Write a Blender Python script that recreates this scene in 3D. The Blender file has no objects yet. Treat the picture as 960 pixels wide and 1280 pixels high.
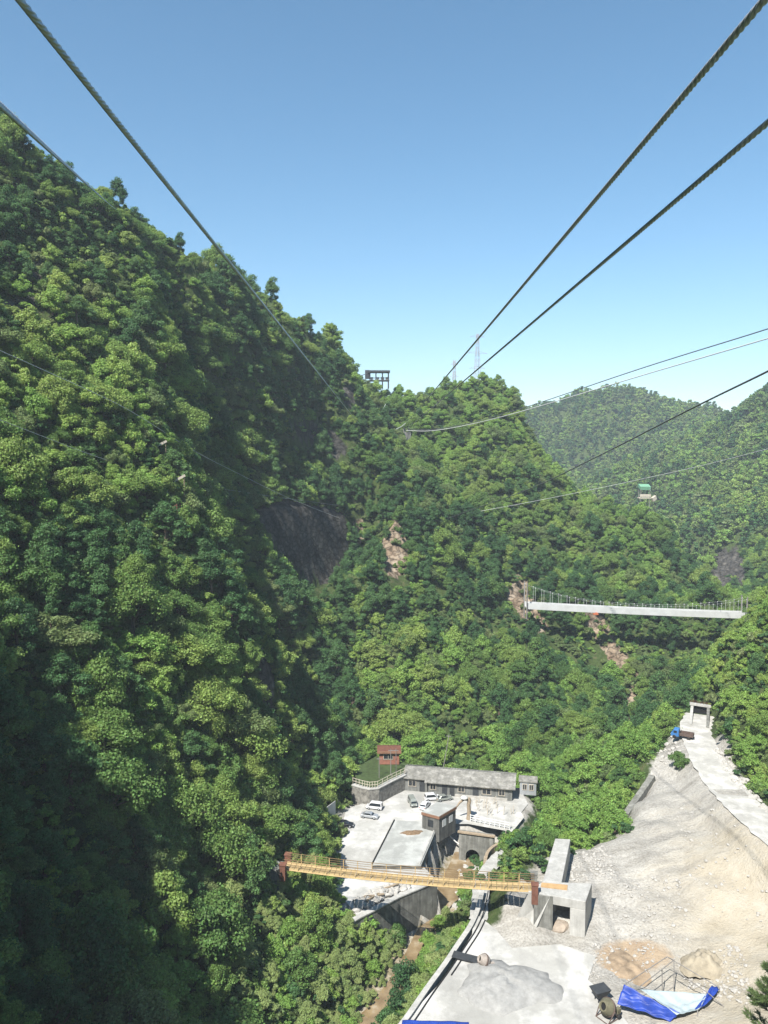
import bpy, bmesh, math, random
import numpy as np
from mathutils import Vector, Matrix
R = math.radians
random.seed(7); rng = np.random.default_rng(7)
scene = bpy.context.scene
COL = scene.collection

# ---------------------------------------------------------------- camera
PITCH = R(4.6); F = 1000.0; CP, SP = math.cos(PITCH), math.sin(PITCH)
cd = bpy.data.cameras.new("camera"); cam = bpy.data.objects.new("camera", cd); COL.objects.link(cam)
cd.sensor_fit = 'VERTICAL'; cd.sensor_height = 36.0; cd.lens = 36.0*F/1280.0
cd.clip_start = 0.1; cd.clip_end = 6000
cam.location = (0, 0, 0); cam.rotation_euler = (R(90)-PITCH, 0, 0)
scene.camera = cam

def ray(px, py):
    dx = (px-480)/F; dz = (640-py)/F
    return Vector((dx, CP+dz*SP, -SP+dz*CP))
def atY(px, py, Y):
    r = ray(px, py); return r*(Y/r.y)
def atZ(px, py, z):
    r = ray(px, py); return r*(z/r.z)
def project(P):
    P = np.asarray(P, float)
    d = P[..., 1]*CP - P[..., 2]*SP
    u = P[..., 1]*SP + P[..., 2]*CP
    d = np.where(d < 1e-3, 1e-3, d)
    return 480+F*P[..., 0]/d, 640-F*u/d, d

# ---------------------------------------------------------------- world, sun
SUN = Vector((-0.30, -0.54, 0.79)).normalized()
EL = math.asin(SUN.z); AZ = math.atan2(SUN.x, SUN.y)
w = bpy.data.worlds.new("World"); scene.world = w; w.use_nodes = True
nt = w.node_tree; nt.nodes.clear()
sky = nt.nodes.new("ShaderNodeTexSky"); sky.sky_type = 'NISHITA'; sky.sun_disc = False
sky.sun_elevation = EL; sky.sun_rotation = AZ
sky.air_density = 1.0; sky.dust_density = 0.3; sky.ozone_density = 2.2; sky.altitude = 900
hs = nt.nodes.new("ShaderNodeHueSaturation"); hs.inputs['Saturation'].default_value = 1.14; hs.inputs['Hue'].default_value = 0.487
bg = nt.nodes.new("ShaderNodeBackground"); bg.inputs['Strength'].default_value = 0.079
wo = nt.nodes.new("ShaderNodeOutputWorld")
nt.links.new(sky.outputs[0], hs.inputs['Color']); nt.links.new(hs.outputs[0], bg.inputs[0]); nt.links.new(bg.outputs[0], wo.inputs[0])
sl = bpy.data.lights.new("sun", 'SUN'); sl.energy = 4.6; sl.angle = R(0.6); sl.color = (1.0, 0.955, 0.88)
so = bpy.data.objects.new("sun", sl); COL.objects.link(so)
so.rotation_euler = SUN.to_track_quat('Z', 'Y').to_euler(); so.location = SUN*200
vs = scene.view_settings
vs.view_transform = 'Standard'; vs.look = 'None'; vs.exposure = 1.2; vs.gamma = 1.0; vs.use_curve_mapping = False
cy = scene.cycles
cy.max_bounces = 6; cy.diffuse_bounces = 3; cy.glossy_bounces = 2; cy.transmission_bounces = 3
cy.volume_bounces = 0; cy.transparent_max_bounces = 4; cy.caustics_reflective = False; cy.caustics_refractive = False
cy.use_denoising = True
try: cy.denoiser = 'OPENIMAGEDENOISE'
except Exception: pass

# ---------------------------------------------------------------- materials
MATS = {}
def nodes(name):
    m = bpy.data.materials.new(name); m.use_nodes = True
    n = m.node_tree.nodes; b = n.get("Principled BSDF")
    MATS[name] = m
    return m, m.node_tree, n, m.node_tree.links, b
def ramp(n, stops):
    r = n.new("ShaderNodeValToRGB"); e = r.color_ramp.elements
    while len(e) < len(stops): e.new(0.5)
    for k, (p, c) in zip(e, stops):
        k.position = p; k.color = (c[0], c[1], c[2], 1)
    return r
def mat(name, c, rough=0.8, var=0.25, scale=2.0, metal=0.0, bump=0.0, bscale=None, spec=0.3, c2=None, p0=0.35, p1=0.65, streak=0.0, blotch=0.0, bl_scale=0.3):
    """matte procedural surface: two tones mottled by two octaves of noise"""
    m, t, n, l, b = nodes(name)
    tc = n.new("ShaderNodeTexCoord")
    src = tc.outputs['Object']
    nz = n.new("ShaderNodeTexNoise"); nz.inputs['Scale'].default_value = scale; nz.inputs['Detail'].default_value = 7
    nz.inputs['Roughness'].default_value = 0.65
    l.new(src, nz.inputs['Vector'])
    if c2 is None: c2 = tuple(x*(1-var) for x in c)
    r = ramp(n, [(p0, c2), (p1, c)])
    l.new(nz.outputs['Fac'], r.inputs[0]); colour = r.outputs[0]
    for amt, sc3, lo, hi in ((streak, (2.2, 2.2, 0.18), .42, .66), (blotch, (bl_scale,)*3, .46, .60)):
        if not amt: continue
        mp = n.new("ShaderNodeMapping"); mp.inputs['Scale'].default_value = sc3; l.new(src, mp.inputs[0])
        sn = n.new("ShaderNodeTexNoise"); sn.inputs['Scale'].default_value = 1.0; sn.inputs['Detail'].default_value = 8; sn.inputs['Roughness'].default_value = 0.7; l.new(mp.outputs[0], sn.inputs['Vector'])
        rr = ramp(n, [(lo, (1-amt, 1-amt, 1-amt*1.05)), (hi, (1, 1, 1))]); l.new(sn.outputs['Fac'], rr.inputs[0])
        mm = n.new("ShaderNodeMix"); mm.data_type = 'RGBA'; mm.blend_type = 'MULTIPLY'; mm.inputs[0].default_value = 1; l.new(colour, mm.inputs[6]); l.new(rr.outputs[0], mm.inputs[7]); colour = mm.outputs[2]
    l.new(colour, b.inputs['Base Color'])
    b.inputs['Roughness'].default_value = rough; b.inputs['Metallic'].default_value = metal
    b.inputs['Specular IOR Level'].default_value = spec
    if bump:
        bn = n.new("ShaderNodeTexNoise"); bn.inputs['Scale'].default_value = bscale or scale*4; bn.inputs['Detail'].default_value = 5
        bp = n.new("ShaderNodeBump"); bp.inputs['Strength'].default_value = bump; bp.inputs['Distance'].default_value = 0.1
        l.new(src, bn.inputs['Vector']); l.new(bn.outputs['Fac'], bp.inputs['Height']); l.new(bp.outputs[0], b.inputs['Normal'])
    return m

def leaf_mat(name, stops, hue_patch=0.02, trans=0.42, val=1.7):
    """foliage: species tone by tree (patches + random), small change leaf by leaf, light through the leaf"""
    m, t, n, l, b = nodes(name)
    oi = n.new("ShaderNodeObjectInfo"); geo = n.new("ShaderNodeNewGeometry")
    nz = n.new("ShaderNodeTexNoise"); nz.inputs['Scale'].default_value = hue_patch; nz.inputs['Detail'].default_value = 2
    l.new(oi.outputs['Location'], nz.inputs['Vector'])
    a = n.new("ShaderNodeMath"); a.operation = 'MULTIPLY_ADD'; a.inputs[1].default_value = 0.62; a.inputs[2].default_value = -0.01
    l.new(oi.outputs['Random'], a.inputs[0])
    c_ = n.new("ShaderNodeMath"); c_.operation = 'MULTIPLY_ADD'; c_.inputs[1].default_value = 0.9; l.new(nz.outputs['Fac'], c_.inputs[0])
    l.new(a.outputs[0], c_.inputs[2])
    d = n.new("ShaderNodeMath"); d.operation = 'SUBTRACT'; d.inputs[1].default_value = 0.25; l.new(c_.outputs[0], d.inputs[0])
    r = ramp(n, stops); l.new(d.outputs[0], r.inputs[0])
    hv = n.new("ShaderNodeHueSaturation")
    vm = n.new("ShaderNodeMapRange"); vm.inputs['To Min'].default_value = 0.6*val; vm.inputs['To Max'].default_value = 1.4*val
    hm = n.new("ShaderNodeMapRange"); hm.inputs['To Min'].default_value = 0.485; hm.inputs['To Max'].default_value = 0.512
    l.new(geo.outputs['Random Per Island'], vm.inputs['Value']); l.new(geo.outputs['Random Per Island'], hm.inputs['Value'])
    l.new(vm.outputs[0], hv.inputs['Value']); l.new(hm.outputs[0], hv.inputs['Hue']); hv.inputs['Saturation'].default_value = 0.90; l.new(r.outputs[0], hv.inputs['Color'])
    l.new(hv.outputs[0], b.inputs['Base Color']); b.inputs['Roughness'].default_value = 0.55
    b.inputs['Specular IOR Level'].default_value = 0.25
    tr = n.new("ShaderNodeBsdfTranslucent"); mx = n.new("ShaderNodeMixShader"); mx.inputs[0].default_value = trans
    h2 = n.new("ShaderNodeHueSaturation"); h2.inputs['Hue'].default_value = 0.492; h2.inputs['Value'].default_value = 1.35
    l.new(hv.outputs[0], h2.inputs['Color']); l.new(h2.outputs[0], tr.inputs['Color'])
    out = n.get("Material Output")
    l.new(b.outputs[0], mx.inputs[1]); l.new(tr.outputs[0], mx.inputs[2]); l.new(mx.outputs[0], out.inputs['Surface'])
    return m
G = [(0.0, (0.034, 0.088, 0.020)), (0.3, (0.070, 0.130, 0.024)), (0.55, (0.101, 0.164, 0.028)), (0.8, (0.134, 0.190, 0.034)), (1.0, (0.135, 0.178, 0.046))]
leaf_mat('leaf_broad', G)
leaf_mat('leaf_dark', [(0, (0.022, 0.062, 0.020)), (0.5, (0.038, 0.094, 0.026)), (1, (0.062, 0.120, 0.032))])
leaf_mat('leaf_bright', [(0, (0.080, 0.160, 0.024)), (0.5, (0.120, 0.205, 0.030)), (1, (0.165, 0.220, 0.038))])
leaf_mat('leaf_olive', [(0, (0.062, 0.098, 0.030)), (0.5, (0.090, 0.130, 0.038)), (1, (0.122, 0.150, 0.052))])
leaf_mat('leaf_feather', [(0, (0.120, 0.170, 0.050)), (0.5, (0.158, 0.205, 0.062)), (1, (0.195, 0.225, 0.085))])
leaf_mat('leaf_needle', [(0, (0.035, 0.065, 0.018)), (1, (0.075, 0.105, 0.026))])
mat('bark', (0.16, 0.12, 0.09), 0.9, 0.5, 3)

# ---------------------------------------------------------------- objects
def tag(o, label=None, cat=None, group=None, kind=None):
    if label: o['label'] = label
    if cat: o['category'] = cat
    if group: o['group'] = group
    if kind: o['kind'] = kind
    return o
def empty(name, loc=(0, 0, 0), rz=0, label=None, cat=None, group=None):
    o = bpy.data.objects.new(name, None); COL.objects.link(o)
    o.location = loc; o.rotation_euler = (0, 0, rz); o.empty_display_size = 0.3
    return tag(o, label, cat, group)
def link_mesh(name, me, parent=None, loc=None, rz=None):
    o = bpy.data.objects.new(name, me); COL.objects.link(o)
    if parent: o.parent = parent
    if loc is not None: o.location = loc
    if rz is not None: o.rotation_euler = (0, 0, rz)
    return o
def kids(o): return list(o.children)
def copy_tree(o, parent=None):
    c = o.copy(); COL.objects.link(c); c.parent = parent
    for ch in kids(o): copy_tree(ch, c)
    return c
def np_mesh(name, V, Fq, m, smooth=False):
    """mesh from numpy vertices and equal-sided faces"""
    me = bpy.data.meshes.new(name); V = np.asarray(V, np.float32); Fq = np.asarray(Fq, np.int32)
    k = Fq.shape[1]
    me.vertices.add(len(V)); me.vertices.foreach_set('co', V.ravel())
    me.loops.add(Fq.size); me.loops.foreach_set('vertex_index', Fq.ravel())
    me.polygons.add(len(Fq)); me.polygons.foreach_set('loop_start', np.arange(0, Fq.size, k, dtype=np.int32))
    if smooth: me.polygons.foreach_set('use_smooth', np.ones(len(Fq), bool))
    me.update(calc_edges=True)
    if m: me.materials.append(MATS[m] if isinstance(m, str) else m)
    return me
class MB:
    """collects boxes, prisms, bars and tubes and links them as ONE mesh object"""
    def __init__(s): s.v = []; s.f = []; s.sm = []
    def add(s, V, Fs, smooth=False):
        o = len(s.v); s.v += [tuple(p) for p in V]; s.f += [tuple(i+o for i in f) for f in Fs]; s.sm += [smooth]*len(Fs)
    def box(s, c, d, rz=0, rx=0, ry=0):
        M = Matrix.Rotation(rz, 3, 'Z') @ Matrix.Rotation(ry, 3, 'Y') @ Matrix.Rotation(rx, 3, 'X')
        c = Vector(c); V = []
        for x, y, z in ((-1,-1,-1),(1,-1,-1),(1,1,-1),(-1,1,-1),(-1,-1,1),(1,-1,1),(1,1,1),(-1,1,1)):
            V.append(c + M @ Vector((x*d[0]/2, y*d[1]/2, z*d[2]/2)))
        s.add(V, [(0,3,2,1),(4,5,6,7),(0,1,5,4),(1,2,6,5),(2,3,7,6),(3,0,4,7)]); return s
    def hexa(s, b, t):
        s.add(list(b)+list(t), [(0,3,2,1),(4,5,6,7),(0,1,5,4),(1,2,6,5),(2,3,7,6),(3,0,4,7)]); return s
    def prism(s, poly, z0, z1):
        """upright prism over a counter-clockwise outline; z0, z1 may be lists"""
        n = len(poly)
        a = sum(poly[i][0]*poly[(i+1) % n][1]-poly[(i+1) % n][0]*poly[i][1] for i in range(n))
        if a < 0: poly = list(poly)[::-1]
        Z0 = z0 if isinstance(z0, (list, tuple)) else [z0]*n; Z1 = z1 if isinstance(z1, (list, tuple)) else [z1]*n
        V = [(p[0], p[1], q) for p, q in zip(poly, Z0)]+[(p[0], p[1], q) for p, q in zip(poly, Z1)]
        s.add(V, [tuple(range(n))[::-1], tuple(range(n, 2*n))]+[(i, (i+1) % n, n+(i+1) % n, n+i) for i in range(n)]); return s
    def extr(s, prof, a, b, side):
        """profile (u along side, z) swept from point a to point b"""
        side = Vector(side).normalized(); n = len(prof)
        V = [Vector(a)+side*u+Vector((0, 0, z)) for u, z in prof]+[Vector(b)+side*u+Vector((0, 0, z)) for u, z in prof]
        s.add(V, [tuple(range(n)), tuple(range(n, 2*n))[::-1]]+[(i, n+i, n+(i+1) % n, (i+1) % n) for i in range(n)]); return s
    def tube(s, pts, r, n=6, cap=True):
        pts = [Vector(p) for p in pts]; k = len(pts); rr = r if isinstance(r, (list, tuple)) else [r]*k
        V = []; prev = None
        for i, p in enumerate(pts):
            d = (pts[min(i+1, k-1)]-pts[max(i-1, 0)]).normalized()
            if prev is None: u = d.orthogonal().normalized()
            else:
                u = prev-d*prev.dot(d)
                u = u.normalized() if u.length > 1e-6 else d.orthogonal().normalized()
            prev = u; w_ = d.cross(u)
            for j in range(n):
                a = 2*math.pi*j/n; V.append(p+(u*math.cos(a)+w_*math.sin(a))*rr[i])
        Fs = [(i*n+j, i*n+(j+1) % n, (i+1)*n+(j+1) % n, (i+1)*n+j) for i in range(k-1) for j in range(n)]
        s.add(V, Fs, n > 4)
        if cap: s.add(V[:n], [tuple(range(n))[::-1]]); s.add(V[-n:], [tuple(range(n))])
        return s
    def lathe(s, prof, c=(0, 0, 0), n=20, M=None):
        """prof (r, z) turned about z, then turned by M and moved to c"""
        M = M or Matrix.Identity(3); c = Vector(c); k = len(prof)
        V = [c+M @ Vector((r*math.cos(2*math.pi*j/n), r*math.sin(2*math.pi*j/n), z)) for r, z in prof for j in range(n)]
        s.add(V, [(i*n+j, i*n+(j+1) % n, (i+1)*n+(j+1) % n, (i+1)*n+j) for i in range(k-1) for j in range(n)], True); return s
    def build(s, name, m, parent=None, bevel=0, loc=None, rz=None):
        me = bpy.data.meshes.new(name); me.from_pydata([tuple(p) for p in s.v], [], s.f); me.update()
        for p, q in zip(me.polygons, s.sm): p.use_smooth = q
        me.materials.append(MATS[m] if isinstance(m, str) else m)
        bm = bmesh.new(); bm.from_mesh(me); bmesh.ops.recalc_face_normals(bm, faces=bm.faces)
        if bevel: bmesh.ops.bevel(bm, geom=list(bm.edges), offset=bevel, segments=1, affect='EDGES', clamp_overlap=True)
        bm.to_mesh(me); bm.free()
        return link_mesh(name, me, parent, loc, rz)
# ---------------------------------------------------------------- terrain
LOT = -60.0
# survey points: (picture x, picture y, metres away) of ground that the photo shows
SP_ = """0 1280 58,0 1100 64,0 900 76,0 700 92,0 500 108,0 300 126,0 106 142,100 1280 62,100 1100 72,100 900 84,100 700 100,100 500 118,
100 345 138,100 236 152,160 274 159,240 287 176,200 1280 68,200 1100 80,200 900 95,200 700 112,200 510 131,200 390 152,200 281 166,300 1280 74,300 1150 84,
300 1000 98,290 850 110,270 700 122,230 610 130,300 450 176,300 332 192,345 345 212,415 392 246,370 1100 97,330 800 123,335 950 120,400 1000 124,
300 620 180,270 540 172,232 505 168,205 450 166,250 590 172,330 700 172,300 800 152,350 850 152,365 950 141,420 900 152,400 800 172,390 665 205,390 590 209,330 600 182,320 680 177,
440 640 213,440 700 202,350 520 200,400 540 222,430 500 250,380 445 236,380 382 232,440 441 258,470 479 283,515 489 288,560 488 296,
620 476 300,650 494 300,660 540 296,690 580 290,720 610 287,760 633 284,815 634 280,850 675 274,880 720 264,895 757 252,
480 540 252,560 570 258,640 570 268,700 640 262,780 660 262,480 600 217,482 640 208,487 700 197,490 720 192,480 800 176,480 930 157,
560 640 228,640 640 240,560 720 205,640 750 203,560 800 186,640 820 180,560 900 165,600 940 158,640 960 153,720 700 240,
720 780 205,720 860 180,800 720 240,860 740 248,800 800 207,860 800 207,730 900 167,790 885 172,850 870 170,
650 1010 122,700 960 138,780 930 150,740 1010 120,820 925 138,650 1050 108,900 965 122,958 1012 105,958 900 118,958 800 128,958 748 138,
910 800 150,890 870 150,930 775 152,900 700 330,958 700 330,900 640 400,958 600 400,958 483 520,884 520 545,920 500 530,830 570 560,760 610 600,700 580 620,
665 503 690,720 500 700,790 490 720,760 494 715,850 520 735,880 560 740,920 575 740,958 575 750,740 560 680,690 545 690"""
PTS = []
for ln in SP_.replace("\n", "").split(","):
    a, b, Y = map(float, ln.split()); PTS.append(tuple(atY(a, b, Y)))
forest_lift = 3.5
PTS = [(x, y, z-forest_lift*(1.0 if y < 320 else 0.8)) for x, y, z in PTS]
# the far side of the ridges falls away
for p, q, Y, dz in ((620, 492, 322, -16), (650, 512, 318, -20), (662, 540, 312, -22), (692, 580, 306, -22), (720, 610, 303, -24), (762, 633, 300, -24), (815, 634, 296, -24),
                    (852, 675, 290, -22), (884, 720, 282, -18), (515, 503, 312, -18), (560, 492, 318, -16), (880, 560, 600, -16), (850, 545, 590, -12)):
    v = atY(p, q, Y); PTS.append((v.x, v.y, v.z-forest_lift+dz))
PTS += [(0, 0, -42), (0, -40, -12), (0, -120, 20), (60, -60, 0), (-48, 42, 12), (-64, 51, 25), (-58, 20, 24), (-40, 30, -8), (-70, -40, 40),
        (-120, 150, 40), (-82, 176, 20), (-98, 212, 14), (-140, 90, 90), (-150, 250, 30), (-62, 205, 16), (-42, 262, 10), (-110, 330, 10), (-100, 450, -20), (-300, 600, -10),
        (-400, 200, 80), (-300, -200, 80), (0, 345, -8), (40, 352, 0), (92, 345, -45), (125, 345, -58), (-20, 420, -40), (60, 450, -50), (150, 450, -50),
        (96, 210, -44), (78, 182, -52), (112, 262, -52), (100, 150, -8), (130, 120, 12), (110, 80, -6), (90, 50, -20), (60, 20, -30), (150, 200, -10),
        (200, 260, 0), (180, 330, -20), (260, 330, 20), (330, 520, 66), (450, 450, 90), (300, 200, 60), (400, 0, 80), (350, 640, 30), (240, 860, 0),
        (100, 900, -10), (500, 900, 10), (0, 1100, -40), (600, 1300, -40), (-600, 1200, -60), (-900, 300, 30), (900, 500, 30), (0, -500, 40), (900, -400, 40), (-900, -400, 60),
        (150, 640, -20), (0, 640, -50), (1600, 1600, -60), (-1600, 1600, -60), (-1600, -1000, 0), (1600, -1000, 0)]
# the construction ground on the sunny bank and the valley bottom, no forest on it
BARE = """870 922 134,885 950 124,905 985 114,950 1040 98,800 1000 116,770 1052 106,700 1100 98,850 1100 96,750 1180 88,850 1180 86,900 1100 94,950 1150 88,
958 1090 93,870 1222 82.5,958 1240 76,958 1282 70,700 1282 75,640 1230 79,600 1180 84,760 1282 75,850 1040 105,830 960 126,620 1080 104,610 1130 95,560 1230 80,510 1282 76"""
for ln in BARE.replace("\n", "").split(","):
    a, b, Y = map(float, ln.split()); PTS.append(tuple(atY(a, b, Y)))
for a, b in ((440, 1010), (430, 1060), (445, 1110), (500, 1000), (560, 1000), (520, 1060), (600, 985), (640, 1000)): PTS.append(tuple(atZ(a, b, LOT)))
for a, b in ((575, 1085), (560, 1120), (530, 1170), (505, 1230), (470, 1275), (440, 1210)): PTS.append(tuple(atZ(a, b, LOT-4)))
PTS = np.array(PTS)
def _rbf(P):
    A = P[:, :2]/100; n = len(A)
    D = np.linalg.norm(A[:, None]-A[None], axis=2)
    K = np.zeros((n+3, n+3)); K[:n, :n] = -D-0.004*np.eye(n)*-1; K[:n, n] = 1; K[:n, n+1:] = A; K[n:, :n] = K[:n, n:].T
    return np.linalg.solve(K, np.r_[P[:, 2], 0, 0, 0])
WRBF = _rbf(PTS)
def _noise(seed, X, Y):
    r = np.random.default_rng(seed); z = np.zeros_like(X)
    for wl, amp in ((60, 1.6), (33, 1.1), (17, 0.8), (9, 0.5), (5, 0.28), (2.7, 0.13)):
        for k in range(4):
            a = r.uniform(0, 6.283); ph = r.uniform(0, 6.283, 2); q = r.uniform(0.8, 1.25)
            z += amp*0.5*np.sin((X*math.cos(a)+Y*math.sin(a))*6.283/wl*q+ph[0]+1.3*np.sin((Y*math.cos(a)-X*math.sin(a))*4.1/wl+ph[1]))
    return z
def seg_dist(X, Y, line, closed=False):
    d = np.full(X.shape, 1e9); tt = np.zeros(X.shape); n = len(line); L = 0
    for i in range(n if closed else n-1):
        a = line[i]; b = line[(i+1) % n]; ex, ey = b[0]-a[0], b[1]-a[1]; l2 = ex*ex+ey*ey+1e-12
        t = np.clip(((X-a[0])*ex+(Y-a[1])*ey)/l2, 0, 1); q = np.hypot(X-a[0]-t*ex, Y-a[1]-t*ey)
        m = q < d; d[m] = q[m]; tt[m] = (i+t)[m]
    return d, tt
def inside(X, Y, poly):
    r = np.zeros(X.shape, bool); n = len(poly); j = n-1
    for i in range(n):
        xi, yi = poly[i][:2]; xj, yj = poly[j][:2]
        c = ((yi > Y) != (yj > Y)) & (X < (xj-xi)*(Y-yi)/(yj-yi+1e-12)+xi); r ^= c; j = i
    return r
def signed(X, Y, poly):
    d, _ = seg_dist(X, Y, poly, True); return np.where(inside(X, Y, poly), -d, d)
def xy(lst, z): return [tuple(atZ(a, b, z))[:2] for a, b in lst]
lot_poly = xy([(432, 1012), (470, 998), (500, 975), (650, 985), (660, 1005), (640, 1030), (590, 1030), (552, 1030), (528, 1082), (546, 1100), (500, 1118), (448, 1146), (418, 1110), (424, 1060)], LOT)
yard_z = -57.2
yard_poly = xy([(592, 1140), (618, 1160), (640, 1185), (700, 1180), (745, 1195), (735, 1225), (760, 1245), (800, 1300), (860, 1400), (440, 1400), (500, 1283), (556, 1222), (590, 1168)], yard_z)
road_px = [(876, 893, 146), (870, 912, 137), (880, 940, 126.5), (905, 980, 115), (935, 1012, 105), (990, 1058, 94), (1070, 1110, 84)]
road_line = [tuple(atY(*p)) for p in road_px]
path_line = [tuple(atZ(a, b, z)) for a, b, z in ((598, 1150, -57.4), (602, 1110, -58), (612, 1085, -58.6), (635, 1062, -59), (652, 1050, -59.4))]
CL_TOP = [tuple(atY(318, 642, 170))+(-23,), tuple(atY(352, 628, 183))+(-30,), tuple(atY(388, 628, 196))+(-34,), tuple(atY(436, 640, 214))+(-30,)]
CL_TOP = [(p[0], p[1], p[2]-2.5, p[3]) for p in CL_TOP]
river_line = [tuple(atZ(a, b, z)) for a, b, z in ((590, 1052, -64.6), (578, 1085, -64.8), (560, 1120, -65), (540, 1150, -65.2), (515, 1195, -65.4), (490, 1245, -65.6), (450, 1300, -66), (380, 1420, -66.5))]
def ground(X, Y):
    X = np.asarray(X, float); Y = np.asarray(Y, float); sh = X.shape; x = X.ravel(); y = Y.ravel()
    A = PTS[:, :2]/100; out = np.empty(x.shape)
    for i in range(0, len(x), 20000):
        s_ = slice(i, i+20000)
        D = np.hypot(x[s_, None]/100-A[:, 0], y[s_, None]/100-A[:, 1])
        n = len(A); out[s_] = -D @ WRBF[:n]+WRBF[n]+WRBF[n+1]*x[s_]/100+WRBF[n+2]*y[s_]/100
    z = out
    far = np.clip((np.hypot(x, y)-300)/300, 0, 1)
    bare = _bare(x, y)
    z = z+_noise(3, x, y)*1.5*(1-0.95*bare)+_noise(9, x/5.5, y/5.5)*5.0*far
    z = z+bare*(0.35*np.sin(x*.9+y*.35+1.5*np.sin(y*.4))*np.sin(y*.21+x*.1)+0.12*np.sin(x*2.3-y*1.1+np.sin(x*1.7)))
    return _shape(x, y, z).reshape(sh)
slope_px = [(845, 925), (800, 985), (775, 1040), (700, 1050), (655, 1105), (610, 1165), (600, 1290), (960, 1290), (1000, 1200), (1000, 1040), (940, 1000), (900, 940)]
slope_poly = [tuple(atY(a, b, Y))[:2] for (a, b), Y in zip(slope_px, (139, 118, 108, 107, 97, 88, 75, 70, 80, 98, 106, 130))]
def _bare(x, y):
    d = signed(x, y, slope_poly)
    d = np.minimum(d, signed(x, y, lot_poly))
    return np.clip(1-(d+1)/4, 0, 1)
def _shape(x, y, z):
    d = signed(x, y, lot_poly); k = np.clip(1-d/2.0, 0, 1); z = z*(1-k)+(LOT-0.12)*k
    d = signed(x, y, yard_poly); k = np.clip(1-d/5.0, 0, 1)**1.5; z = z*(1-k)+(yard_z-0.12)*k
    d, t = seg_dist(x, y, road_line); rz = np.interp(t, range(len(road_line)), [p[2]-0.1 for p in road_line]); k = np.clip(1-(d-2.6)/3.0, 0, 1); z = z*(1-k)+rz*k
    d, t = seg_dist(x, y, path_line); rz = np.interp(t, range(len(path_line)), [p[2]-0.1 for p in path_line]); k = np.clip(1-(d-1.2)/2.0, 0, 1); z = z*(1-k)+rz*k
    # the sheer dark cliff in the gully
    d, t = seg_dist(x, y, [p[:2] for p in CL_TOP])
    a = np.array([p[:2] for p in CL_TOP]); k0 = np.clip(t.astype(int), 0, len(a)-2); e = a[k0+1]-a[k0]
    sd = ((x-a[k0, 0])*e[:, 1]-(y-a[k0, 1])*e[:, 0])/np.linalg.norm(e, axis=1)
    zt_ = np.interp(t, range(len(CL_TOP)), [p[2] for p in CL_TOP]); zb_ = np.interp(t, range(len(CL_TOP)), [p[3] for p in CL_TOP])
    f = np.clip((sd+0.9)/1.8, 0, 1); want = (zt_+np.maximum(-sd, 0)*0.8)*(1-f)+(zb_-np.maximum(sd, 0)*0.5)*f; k = np.clip(1.35-d/10, 0, 1); z = z*(1-k)+want*k
    d, t = seg_dist(x, y, river_line); rz = np.interp(t, range(len(river_line)), [p[2] for p in river_line])
    bed = rz+np.maximum(0, d-2.4)*np.where(d > 5, 1.0, 0.55)
    inl = signed(x, y, lot_poly) < 0.3
    z = np.where((d < 9) & ~inl, np.minimum(z, bed+0.12*np.sin(x*2.1)*np.sin(y*1.7)), z)
    return z
def gz(x, y): return float(ground(np.array([x]), np.array([y]))[0])
def axis(lo, a, b, hi, step, grow=1.13):
    c = list(np.arange(a, b+1e-6, step)); s_ = step; v = b
    while v < hi: s_ = min(s_*grow, 60); v += s_; c.append(v)
    s_ = step; v = a; pre = []
    while v > lo: s_ = min(s_*grow, 60); v -= s_; pre.append(v)
    return np.array(pre[::-1]+c)
AX = axis(-1500, -70, 110, 1500, 1.0, 1.06); AY = axis(-900, 45, 300, 1500, 1.0, 1.06)
GX, GY = np.meshgrid(AX, AY); GZ = ground(GX, GY)
def zat(x, y):
    """height of the built ground mesh (bilinear), vectorised"""
    x = np.asarray(x, float); y = np.asarray(y, float)
    i = np.clip(np.searchsorted(AX, x)-1, 0, len(AX)-2); j = np.clip(np.searchsorted(AY, y)-1, 0, len(AY)-2)
    u = (x-AX[i])/(AX[i+1]-AX[i]); v = (y-AY[j])/(AY[j+1]-AY[j])
    return GZ[j, i]*(1-u)*(1-v)+GZ[j, i+1]*u*(1-v)+GZ[j+1, i]*(1-u)*v+GZ[j+1, i+1]*u*v
# bare places in the forest, given by where the photo shows them on the slope: cliffs, slides, slabs
cliff_px = {
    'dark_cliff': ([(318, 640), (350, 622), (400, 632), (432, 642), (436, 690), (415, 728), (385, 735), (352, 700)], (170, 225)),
    'pale_slide': ([(468, 636), (492, 636), (507, 664), (514, 704), (498, 726), (480, 720), (474, 680)], (185, 215)),
    'pale_slide2': ([(440, 648), (452, 645), (456, 680), (444, 690)], (190, 225)),
    'slab': ([(424, 486), (436, 480), (444, 492), (440, 508), (428, 502)], (225, 275)),
    'ledge': ([(355, 528), (400, 530), (425, 545), (440, 565), (420, 572), (390, 556), (360, 545)], (190, 250)),
    'grey_crag': ([(34, 332), (50, 328), (54, 385), (30, 392), (2, 395), (2, 370), (28, 370)], (100, 150)),
    'red_gully': ([(728, 765), (750, 762), (766, 796), (790, 826), (803, 850), (800, 905), (786, 905), (780, 855), (758, 820), (740, 795)], (140, 240)),
    'dig': ([(632, 712), (655, 718), (668, 750), (690, 790), (672, 792), (650, 770), (636, 752)], (185, 225)),
    'spur_crag': ([(318, 800), (340, 800), (345, 880), (330, 905), (322, 860)], (110, 150)),
    'far_crag': ([(893, 690), (912, 682), (928, 694), (936, 722), (925, 742), (903, 738), (886, 716)], (280, 420)),
    'right_edge': ([(652, 480), (664, 500), (664, 525), (654, 520)], (280, 310)),
    'right_foot': ([(905, 945), (925, 965), (948, 990), (962, 1005), (962, 1015), (930, 1000), (898, 960)], (95, 130)),
}
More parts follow.
